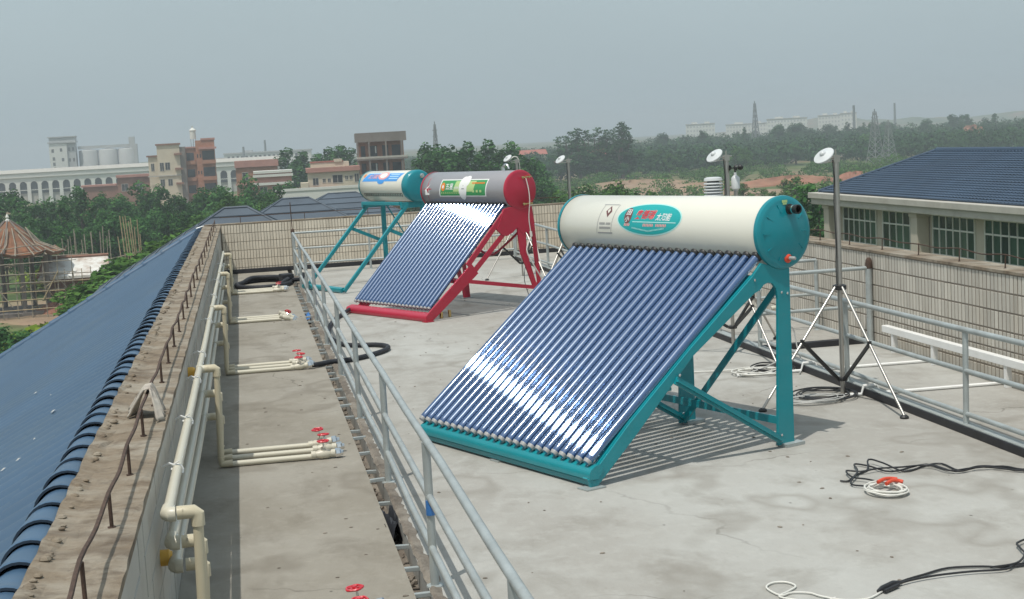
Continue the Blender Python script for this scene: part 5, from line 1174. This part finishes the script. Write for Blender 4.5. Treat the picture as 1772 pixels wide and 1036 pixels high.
mound('soil_bank', 27.9, 600, 14, 8, 7.5, M['redsoil'], 6)
mound('soil_bank', -7.2, 146, 2.6, 1.5, 1.0, M['redsoil'], 7)
mound('soil_bank', -6.75, 128, 1.5, 1.0, .5, M['redsoil'], 8)
mound('field', 19.6, 285, 40, 40, .5, M['tansoil'], 9)
mound('field', 12.8, 300, 16, 30, .4, M['tansoil'], 10)
mound('building_site', -7.9, 150, 10, 13, .25, M['tansoil'], 11)

# ------------------------------------------------------------------ pavilion under construction, in bamboo scaffolding
M['orangetile'] = mat('orange_clay_tile', (.22, .095, .045), .9, var=.3, scale=1.6, dirt=(.16, .115, .08), dscale=1.2, damt=.95)
px_, py_ = at(-8.72, 148), 148
t = empty('pavilion', (px_, py_, GZ), 0, 'half built pavilion with an orange pointed roof under bamboo scaffolding, far left', 'pavilion')
prof = [(5.0, 6.05), (4.7, 5.75), (3.6, 6.25), (2.4, 7.1), (1.3, 8.25), (.55, 8.9), (.25, 9.15)]
n = 8; vs = []; fs = []
for j, (r, z) in enumerate(prof):
    for i in range(n*4):
        a = 2*math.pi*i/(n*4); e = abs(math.cos(a*n/2)); vs.append((r*(1+.06*e)*math.cos(a), r*(1+.06*e)*math.sin(a), z+(.35*e**6 if j < 2 else .0)))
for j in range(len(prof)-1):
    for i in range(n*4): fs.append((j*n*4+i, j*n*4+(i+1) % (n*4), (j+1)*n*4+(i+1) % (n*4), (j+1)*n*4+i))
rf = MB().add(vs, fs).build('roof', M['orangetile'], t)
hp_ = MB()
for k in range(n):
    a = 2*math.pi*(k+.0)/n; hp_.tube([((r*1.06)*math.cos(a), (r*1.06)*math.sin(a), z+.08+(.3 if j == 0 else 0)) for j, (r, z) in enumerate(prof)], .075, 6)
hp_.build('hip_ridges', M['grayc'], rf, smooth=True)
MB().lathe([(.28, 9.05), (.2, 9.3), (.08, 9.42), (.17, 9.55), (.12, 9.68), (.03, 9.85)], 10).build('finial', M['white'], rf, smooth=True)
rfp = MB(); q = random.Random(8)
for k in range(13):                                    # bare rafters and bamboo lashed over the tiles
    a = -2.9+2.7*k/12+q.uniform(-.08, .08); rfp.tube([(5.6*math.cos(a), 5.6*math.sin(a), 5.9+q.uniform(-.2, .3)), (3.0*math.cos(a+.1), 3.0*math.sin(a+.1), 7.0), (q.uniform(.6, 2.0)*math.cos(a+.2), q.uniform(.6, 2.0)*math.sin(a+.2), 8.5)], .06, 5)
for r, z in ((4.7, 6.15), (3.6, 6.75)): rfp.tube([(r*1.04*math.cos(a), r*1.04*math.sin(a), z+.1*math.sin(a*5)) for a in np.linspace(-3.0, -.1, 14)], .05, 5)
tag(rfp.build('lashed_poles', M['bamboo2'], t), kind='stuff')
cm = MB().lathe([(.22, 0), (.22, 5.9)], 10).mesh('column', M['grayc'], smooth=True)
for k in range(n): a = 2*math.pi*(k+.5)/n; link('column', cm, t, (3.7*math.cos(a), 3.7*math.sin(a), 0))
MB().lathe([(4.2, 0), (4.2, .5), (3.9, .5)], 24).build('plinth', M['grayc'], t)
def scaffold(label, x0, x1, y0, y1, z1, nx, nz, seed, extra=0):
    q = random.Random(seed); t = empty('bamboo_scaffold', (0, 0, GZ), 0, label, 'scaffold', 'bamboo scaffolds round the building site')
    pm = MB().tube([(0, 0, 0), (.03, 0, .5), (0, 0, 1)], [.055, .05, .038], 5).mesh('pole', M['bamboo'])
    pm2 = MB().tube([(0, 0, 0), (-.02, .02, .5), (0, 0, 1)], [.055, .05, .038], 5).mesh('pole', M['bamboo2'])
    def pole(a, b):
        a, b = Vector(a), Vector(b); d = b-a; o = link('pole', q.choice((pm, pm2)), t); o.matrix_local = Matrix.Translation(a) @ d.to_track_quat('Z', 'Y').to_matrix().to_4x4() @ Matrix.Diagonal((1, 1, d.length, 1))
    for y in (y0, y1):
        for k in range(nx):
            x = x0+(x1-x0)*k/(nx-1)+q.uniform(-.12, .12); pole((x, y, -.1), (x+q.uniform(-.15, .15), y+q.uniform(-.1, .1), z1+q.uniform(-.2, extra)))
        for k in range(nz):
            z = .9+(z1-1.2)*k/(nz-1); pole((x0-.5, y-.1, z+q.uniform(-.1, .1)), (x1+.5, y-.1, z+q.uniform(-.15, .15)))
    for k in range(4):
        x = x0+(x1-x0)*(k+.2)/4.2; pole((x, y0-.15, .3+.5*k % 2), (x+q.uniform(1, 2.2)*q.choice((-1, 1)), y0-.15, z1*.8))
    for k in range(nx//2): pole((x0+(x1-x0)*k/(nx//2), y0-.3, z1*.55), (x0+(x1-x0)*k/(nx//2), y1+.3, z1*.56))
scaffold('bamboo scaffold wrapped around the orange roofed pavilion', px_-5.5, px_+6.2, 142.5, 153.5, 5.6, 10, 6, 3, .5)
hx, hy = at(-6.35, 150), 150
scaffold('bamboo scaffold under the pale roofed hall', hx-3.6, hx+3.4, 146.2, 153, 4.2, 9, 5, 4, .3)
t = empty('hall_shell', (hx, hy, GZ), 0, 'half built hall with a patchy white roof right of the pavilion', 'building')
MB().box(-2.9, 2.9, -1.6, 2.4, 0, 3.4).build('wall', M['brickd'], t)
M['patchy'] = mat('patchy_white_screed', (.66, .65, .61), .9, var=.06, scale=1, dirt=(.30, .19, .12), dscale=.55, damt=1.0)
MB().add([(-3.5, -3.4, 3.55), (3.3, -3.4, 3.55), (2.9, 0, 5.1), (-3.1, 0, 5.1), (3.3, 3.2, 3.55), (-3.5, 3.2, 3.55), (-3.5, -3.4, 3.3), (3.3, -3.4, 3.3)], [(0, 1, 2, 3), (3, 2, 4, 5), (0, 3, 5), (1, 4, 2), (6, 7, 1, 0)]).build('roof', M['patchy'], t)
MB().tube([(-3.2, 0, 5.2), (3.0, 0, 5.2)], .16, 6).tube([(-3.5, -3.45, 3.6), (-3.15, 0, 5.15)], .14, 6).lathe([(.3, 0), (.32, .2), (.1, .3)], 8, Matrix.Translation((-3.1, -.5, 5.0)) @ Matrix.Rotation(1.57, 4, 'X')).build('ridge', M['brickd'], t, smooth=True)
t = empty('pole_stack', (0, 0, GZ), 0, 'bundle of tall bamboo poles standing upright right of the hall', 'scaffold', 'bamboo scaffolds round the building site')
q = random.Random(9)
for k in range(9):
    x = at(-4.82+.105*k, 152)+q.uniform(-.08, .08); zt = 8.9-q.uniform(0, 1.3)-(1.6 if k in (0, 8) else 0); MB().tube([(x+.5*(k < 6), 152+q.uniform(-.4, .4), -.1), (x, 152, zt)], [.075, .05], 5).build('pole', M['bamboo'], t)
MB().tube([(at(-5.6, 152), 151.7, 4.4), (at(-4.0, 152), 151.7, 5.2)], .05, 5).tube([(at(-5.6, 152), 151.7, 3.6), (at(-3.9, 152), 151.7, 3.3)], .05, 5).build('pole', M['bamboo2'], t)
t = empty('pole_row', (0, 0, GZ), 0, 'thin row of upright bamboo poles rising behind the hall roof', 'scaffold', 'bamboo scaffolds round the building site')
for k in range(13):
    x = at(-6.8+.14*k, 160)+q.uniform(-.2, .2); MB().tube([(x, 160+q.uniform(-1, 1), -.1), (x+q.uniform(-.3, .3), 160, 6.6+q.uniform(-.4, 1.0))], .05, 5).build('pole', M['bamboo2'], t)
t = empty('sheet_pile', P(-7.3, 131, GZ), R(8), 'white sheets lying on the ground below the red soil heap', 'sheets')
MB().box(-1.4, 1.4, -.5, .5, .05, .16).build('sheet', M['white'], t); MB().box(-1.2, 1.5, -.9, -.55, .04, .4).build('sheet', M['silo'], t)

# ------------------------------------------------------------------ vegetation
def leaf_cloud(lumps, per, size, seed, up=.3, flat=1.0):
    g = np.random.default_rng(seed); V = []; n = 0
    for (c, r) in lumps:
        k = max(6, int(per*r[0]*r[1]))
        d = g.normal(size=(k, 3)); d /= np.linalg.norm(d, axis=1)[:, None]; rad = g.uniform(.62, 1.06, size=(k, 1))**.6
        p = np.array(c)+d*rad*np.array(r)
        nrm = d+g.normal(size=(k, 3))*.55+np.array([0, 0, up]); nrm /= np.linalg.norm(nrm, axis=1)[:, None]
        a = np.cross(nrm, g.normal(size=(k, 3))); a /= np.linalg.norm(a, axis=1)[:, None]; b = np.cross(nrm, a)
        s = size*g.uniform(.55, 1.35, size=(k, 1)); q = g.uniform(.5, .9, size=(k, 1))
        V.append(np.stack([p-a*s-b*s*q*.2, p+b*s*q*-1, p+a*s+b*s*q*.15, p+b*s*q], 1).reshape(-1, 3))
    V = np.concatenate(V)
    me = bpy.data.meshes.new('crown'); nf = len(V)//4
    me.vertices.add(len(V)); me.vertices.foreach_set('co', V.astype(np.float32).ravel())
    me.loops.add(nf*4); me.loops.foreach_set('vertex_index', np.arange(nf*4, dtype=np.int32))
    me.polygons.add(nf); me.polygons.foreach_set('loop_start', np.arange(0, nf*4, 4, dtype=np.int32)); me.polygons.foreach_set('loop_total', np.full(nf, 4, np.int32))
    me.update(); return me
def trunk_mesh(h, r, lumps, seed):
    q = random.Random(seed); b = MB().tube([(0, 0, -.3), (q.uniform(-.05, .05)*h, 0, h*.4), (q.uniform(-.06, .06)*h, q.uniform(-.05, .05)*h, h*.82)], [r, r*.7, r*.25], 7)
    for (c, rr_) in q.sample(lumps, min(7, len(lumps))): b.tube([(0, 0, h*q.uniform(.25, .5)), (c[0]*.5, c[1]*.5, (c[2]+h*.4)/2), c], [r*.4, r*.25, r*.08], 5)
    return b.mesh('trunk', M['bark'], smooth=True)
def make_kind(kind, seed):
    q = random.Random(seed); L_ = []
    if kind == 'broad':      # unit tree 10 m
        for k in range(22):
            a = q.uniform(0, 6.28); z = q.uniform(2.6, 8.9); w = 1-abs((z-5.2)/5.2)**2.0; d = q.uniform(.2, 1)*2.35*w
            s = q.uniform(.95, 1.5)*(1.08-.4*z/10); L_.append(((d*math.cos(a), d*math.sin(a), z), (s, s, s*.85)))
        L_.append(((0, 0, 9.1), (.7, .7, .8)))
        return L_, 120, .19
    if kind == 'tall':       # narrow upright crown, eucalyptus-like
        for k in range(24):
            a = q.uniform(0, 6.28); z = 1.8+7.6*k/23; w = (1-((z-4.2)/5.9)**2); d = q.uniform(.1, 1)*1.25*max(.1, w)
            s = q.uniform(.7, 1.1)*(1.12-.55*z/10); L_.append(((d*math.cos(a), d*math.sin(a), z), (s, s, s*1.05)))
        return L_, 170, .165
    if kind == 'conifer':
        for k in range(30):
            z = 1.6+8.2*k/29; w = 1.9*(1-(z/10.6))**.8+.12; a = q.uniform(0, 6.28); d = q.uniform(.25, 1)*w
            s = .28+.5*(1-z/10); L_.append(((d*math.cos(a), d*math.sin(a), z), (s*1.2, s*1.2, s*.7)))
        return L_, 210, .14
    if kind == 'shrub':      # unit shrub about 4 m
        for k in range(16):
            a = q.uniform(0, 6.28); d = q.uniform(.2, 1)*1.9; z = q.uniform(.5, 2.9)*(1-.25*d/1.9); s = q.uniform(.5, .9); L_.append(((d*math.cos(a), d*math.sin(a), z), (s, s, s*.8)))
        return L_, 170, .15
protos = {}
for kind in ('broad', 'tall', 'conifer', 'shrub'):
    for v_ in range(4):
        L_, per, sz = make_kind(kind, 31*v_+len(kind)*7+1); me = leaf_cloud(L_, per, sz, v_*7+len(kind)); H_ = 4 if kind == 'shrub' else 10
        protos[kind, v_] = (me, trunk_mesh(H_, .16 if kind != 'shrub' else .09, L_, v_))
cmesh = {}
def tree(b, y, h, kind, leaf, label, group, wide=1.0, z=None):
    v_ = rnd.randrange(4); me, tk = protos[kind, v_]; key = (kind, v_, leaf)
    if key not in cmesh: m2 = me.copy(); m2.materials.clear(); m2.materials.append(M[leaf]); cmesh[key] = m2
    H_ = 3.8 if kind == 'shrub' else 10.0; s = h/H_
    t = empty('shrub' if kind == 'shrub' else ('conifer' if kind == 'conifer' else 'tree'), P(b, y, GZ if z is None else z), rnd.uniform(0, 6.28), label, 'shrub' if kind == 'shrub' else 'tree', group)
    t.scale = (s*wide*rnd.uniform(.9, 1.12), s*wide*rnd.uniform(.9, 1.12), s)
    c = link('crown', cmesh[key], t); link('trunk', tk, t); return t
rnd.seed(99)
grp = 'dark green trees of the grove at left'
for row, (y, h, n, b0, b1) in enumerate(((232, 10.2, 15, -9.6, 1.9), (212, 9.7, 15, -9.4, 1.8), (194, 8.8, 14, -9.3, 1.4), (176, 7.8, 12, -9.2, .6))):
    for k in range(n):
        b = b0+(b1-b0)*(k+.5)/n+rnd.uniform(-.25, .25); hh = h*rnd.uniform(.86, 1.12)
        lab = ['dark green tree in the left grove, back row', 'dark green tree in the left grove, second row', 'dark green tree in the left grove, third row', 'dark green tree in the left grove, front row'][row]
        tree(b, y+rnd.uniform(-6, 6), hh, 'broad' if rnd.random() < .7 else 'tall', 'leaf', lab, grp, 1.12)
for k, (b, y, h) in enumerate(((-.6, 178, 10.0), (.6, 170, 8.8), (1.1, 205, 9.0), (-1.6, 165, 8.3), (1.9, 150, 6.4))):
    tree(b, y, h, 'broad', 'leaf2', 'leafy mid green tree at the right end of the left grove', 'mid green trees at the right end of the left grove', 1.2)
for b, h in ((1.75, 15.2), (2.35, 14.5), (2.9, 13.8), (3.35, 14.9), (3.75, 15.4), (4.2, 14.4), (4.65, 14.2), (2.05, 12.5), (3.1, 12.0)):
    tree(b, 335+rnd.uniform(-8, 8), h, 'tall', 'leaf', 'dark tree standing behind the wide beige house', 'dark trees behind the beige house', 1.5)
for b, y, h in ((6.35, 240, 10.5), (6.7, 235, 12.6), (7.1, 236, 15.2), (7.55, 232, 14.6), (8.0, 238, 14.8), (8.4, 226, 13.8), (8.75, 232, 14.4), (9.2, 224, 13.2), (9.55, 230, 14.6), (10.0, 228, 13.6), (10.4, 236, 14.2), (10.85, 226, 12.2), (11.3, 232, 11.4), (7.3, 205, 10), (8.2, 200, 9.8), (9.0, 198, 9.5), (9.9, 200, 9.8), (10.7, 198, 9.4), (11.5, 205, 9.2)):
    tree(b, y+rnd.uniform(-5, 5), h*rnd.uniform(.95, 1.05), 'broad' if y < 220 or rnd.random() < .5 else 'tall', 'leaf', 'dark green tree behind the crimson heater', 'dark trees behind the crimson heater', 1.25)
for b, y, h in ((11.7, 150, 7.2), (12.2, 155, 8.2), (12.8, 150, 8.0), (13.3, 158, 8.8), (13.9, 152, 8.5), (14.5, 158, 9.4), (15.1, 150, 8.2), (15.8, 160, 8.0), (11.5, 128, 4.5), (12.4, 126, 5.0)):
    tree(b, y, h*rnd.uniform(.93, 1.07), 'broad', 'leaf2', 'fresh green tree just beyond the far wall', 'fresh green trees beyond the far wall', 1.2)
for b, h in ((12.3, 14.2), (12.7, 15.6), (13.05, 16.6), (13.4, 15.8), (13.8, 16.4), (14.15, 15.6), (14.45, 16.0), (14.75, 17.8), (14.95, 16.2)):
    tree(b, 452+rnd.uniform(-8, 8), h, 'conifer', 'pine', 'dark conifer in the skyline clump', 'conifers in the skyline clump', 1.7)
for b, y, h in ((19.7, 205, 6.6), (20.15, 210, 7.0), (20.5, 200, 6.4), (20.95, 215, 7.6), (21.4, 205, 8.6), (22.0, 210, 7.0), (22.5, 205, 7.4), (23.0, 210, 7.8), (23.5, 206, 6.6), (19.3, 225, 6.6), (20.3, 190, 6.0), (21.0, 195, 6.6), (21.7, 188, 7.0), (22.3, 195, 6.8), (22.8, 188, 7.2), (18.4, 200, 6.0), (17.6, 210, 5.8), (16.4, 205, 6.6), (18.9, 195, 5.5)):
    tree(b, y, h*.76*rnd.uniform(.9, 1.1), 'tall', 'leaf2', 'green bushy tree standing on the tan field', 'green trees on the tan field', 1.75)
for b, y, h in ((21.75, 92, 10.8), (21.35, 96, 9.4), (22.35, 99, 9.0)):
    tree(b, y, h, 'tall', 'leaf', 'tall dark tree by the corner of the blue roofed building', 'trees by the corner of the blue roofed building', 1.1)
for k in range(46):                                    # scattered trees along the foot of the wooded slope
    b = rnd.uniform(12.5, 31); y = rnd.uniform(430, 520)
    tree(b, y, rnd.uniform(5, 9), 'broad', rnd.choice(('leaf', 'pine', 'leaf2')), 'small tree at the foot of the far wooded slope', 'trees at the foot of the wooded slope', 1.5, GZ+.3)
for k in range(40):
    b = rnd.uniform(16, 31); y = rnd.uniform(640, 760)
    tree(b, y, rnd.uniform(8.5, 12.5), rnd.choice(('tall', 'broad', 'conifer')), 'pine', 'tree standing above the far wooded slope', 'trees on the skyline of the wooded slope', 1.5, GZ+2.6)
# near greenery between the scaffolds and the blue roof
for b, y, h, kind, leaf, l in ((-2.35, 118, 8.6, 'broad', 'leaf3', 'round green tree just left of the far end of the blue roof'), (-3.0, 124, 7.9, 'broad', 'leaf3', 'green tree between the bamboo poles and the blue roof'), (-3.75, 112, 6.8, 'broad', 'leaf3', 'spreading green tree above the blue roof edge'), (-4.5, 108, 7.2, 'broad', 'leaf', 'dark bushy tree right of the half built hall'), (-4.95, 104, 6.2, 'broad', 'leaf', 'dark bushy tree below the bundle of bamboo poles'), (-5.9, 112, 4.9, 'shrub', 'leaf3', 'bright green shrub below the hall scaffold'), (-6.15, 104, 4.4, 'shrub', 'leaf3', 'low bright green shrub along the blue roof edge'), (-5.5, 100, 5.2, 'shrub', 'leaf3', 'bright green shrub against the blue roof edge'), (-4.9, 96, 5.4, 'shrub', 'leaf3', 'bright green shrub next to the dark bushy trees'), (-3.6, 100, 6.0, 'shrub', 'leaf3', 'green shrub below the far part of the blue roof'), (-2.9, 104, 6.8, 'shrub', 'leaf', 'dark shrub near the far end of the blue roof'),
    (-9.25, 92, 5.2, 'broad', 'leaf', 'dark green tree cut by the left edge of the picture'), (-9.2, 86, 4.4, 'broad', 'leaf', 'low dark green tree at the left edge above the blue roof'), (-8.0, 98, 4.9, 'shrub', 'leafy', 'yellow green shrub at left, beside the dark tree'), (-7.5, 102, 4.6, 'shrub', 'leafy', 'yellow green shrub in the middle of the yellow row at left'), (-7.05, 106, 3.9, 'shrub', 'leafy', 'rightmost yellow green shrub by the small red soil heap'), (-8.35, 93, 4.5, 'shrub', 'leafy', 'low yellow green shrub against the blue roof edge at left'), (-3.9, 170, 3.4, 'shrub', 'leafy', 'yellow green shrub behind the bamboo bundle'), (-6.1, 168, 4.2, 'shrub', 'leafy', 'yellow green bush behind the hall roof'), (-7.6, 170, 4.6, 'shrub', 'leafy', 'yellow green bush right of the pavilion roof')):
    tree(b, y, h, kind, leaf, l, None, 1.9 if kind == 'shrub' else 1.6)
for k, (b, y, h, kind, leaf) in enumerate(((-2.2, 120, 8.4, 'broad', 'leaf3'), (-2.75, 117, 8.0, 'broad', 'leaf2'), (-3.3, 118, 7.4, 'broad', 'leaf3'), (-3.85, 114, 6.9, 'broad', 'leaf3'), (-4.35, 110, 6.6, 'broad', 'leaf2'), (-4.75, 106, 6.4, 'broad', 'leaf2'), (-5.2, 104, 5.9, 'broad', 'leaf3'), (-5.65, 103, 5.3, 'broad', 'leaf3'), (-6.1, 101, 4.8, 'broad', 'leaf3'), (-2.45, 108, 7.2, 'broad', 'leaf3'), (-3.1, 104, 6.4, 'broad', 'leaf2'), (-4.1, 100, 5.6, 'broad', 'leaf3'), (-5.0, 95, 5.0, 'broad', 'leaf3'), (-5.8, 94, 4.3, 'broad', 'leaf3'))):
    tree(b, y, h*(1.2 if b < -4.3 else 1.08), kind, leaf, 'bushy green tree rising above the edge of the blue roof', 'bushy trees along the blue roof edge', 2.1)
# the wooded slope itself: one mass of foliage
g = random.Random(17); lumps = []
for k in range(1500):
    b = g.uniform(10.5, 32.5); y = g.uniform(455, 800); x = at(b, y)
    tt = max(0, min(1, (y-480)/420))*max(0, min(1, (x-60)/160)); z = GZ+2.6*tt*tt*(3-2*tt)
    hh = g.uniform(5, 8.8); w = g.uniform(2.6, 5.0)
    lumps.append(((x, y, z+hh*.55), (w, w, hh*.5)))
for k in range(260):
    b = g.uniform(-12, 12); y = g.uniform(620, 1000); w = g.uniform(4, 7); lumps.append(((at(b, y), y, GZ+3.5), (w, w, g.uniform(3, 4.6))))
me = leaf_cloud(lumps, 8, .55, 5); me.name = 'far_wood'; me.materials.append(M['pine'])
tag(link('far_wood', me), kind='stuff')
ORD = ['leftmost', 'second from the left', 'third from the left', 'fourth from the left', 'fifth from the left', 'sixth from the left', 'seventh from the left', 'eighth from the left', 'ninth from the left', 'tenth from the left']
same = {}
for o in C.objects:
    if o.get('category') in ('tree',) and o.get('group'): same.setdefault(o['label'], []).append(o)
for lab, os_ in same.items():
    if len(os_) > 1:
        os_.sort(key=lambda o: o.location.x/o.location.y)
        for i, o in enumerate(os_):
            q = ORD[i] if i < 10 else ('rightmost' if i == len(os_)-1 else '%d%s from the left' % (i+1, {1: 'st', 2: 'nd', 3: 'rd'}.get((i+1) % 10 if (i+1)//10 != 1 else 0, 'th')))
            o['label'] = lab+', '+q
g = random.Random(23); lumps = []
for k in range(330):
    b = g.uniform(11.5, 25.5); y = g.uniform(250, 452); w = g.uniform(.5, 1.9)*(1 if g.random() < .8 else 1.6)
    if b > 18.8 and y < 345 and g.random() < .9: continue
    lumps.append(((at(b, y), y, GZ+.5*w+.2), (w*1.5, w*1.3, w*.8)))
me = leaf_cloud(lumps, 34, .26, 6); me.name = 'scrub'; me.materials.append(M['leaf2'])
tag(link('scrub', me), kind='stuff')
# blurred low hills on the horizon
def ridge_line(b0, b1, y, hmax, seed):
    q = random.Random(seed); ph = [q.uniform(0, 6.28) for _ in range(5)]; n = 70; vs = []; fs = []
    for i in range(n+1):
        b = b0+(b1-b0)*i/n; s = math.sin(math.pi*i/n)**.5
        h = hmax*s*(.62+.22*math.sin(i*.17+ph[0])+.12*math.sin(i*.41+ph[1])+.05*math.sin(i*1.3+ph[2]))
        for dy, k in ((-160, -.02), (-60, .6), (0, 1), (150, .6), (300, -.02)): vs.append((at(b, y), y+dy, GZ-.5+h*k))
    for i in range(n):
        for j in range(4): fs.append((i*5+j, i*5+j+1, (i+1)*5+j+1, (i+1)*5+j))
    tag(MB().add(vs, fs).build('hills', M['leaf'] if False else M['ground'], smooth=True), kind='structure')
ridge_line(-14, 12, 1750, 14, 3); ridge_line(17, 34, 1900, 23, 5)
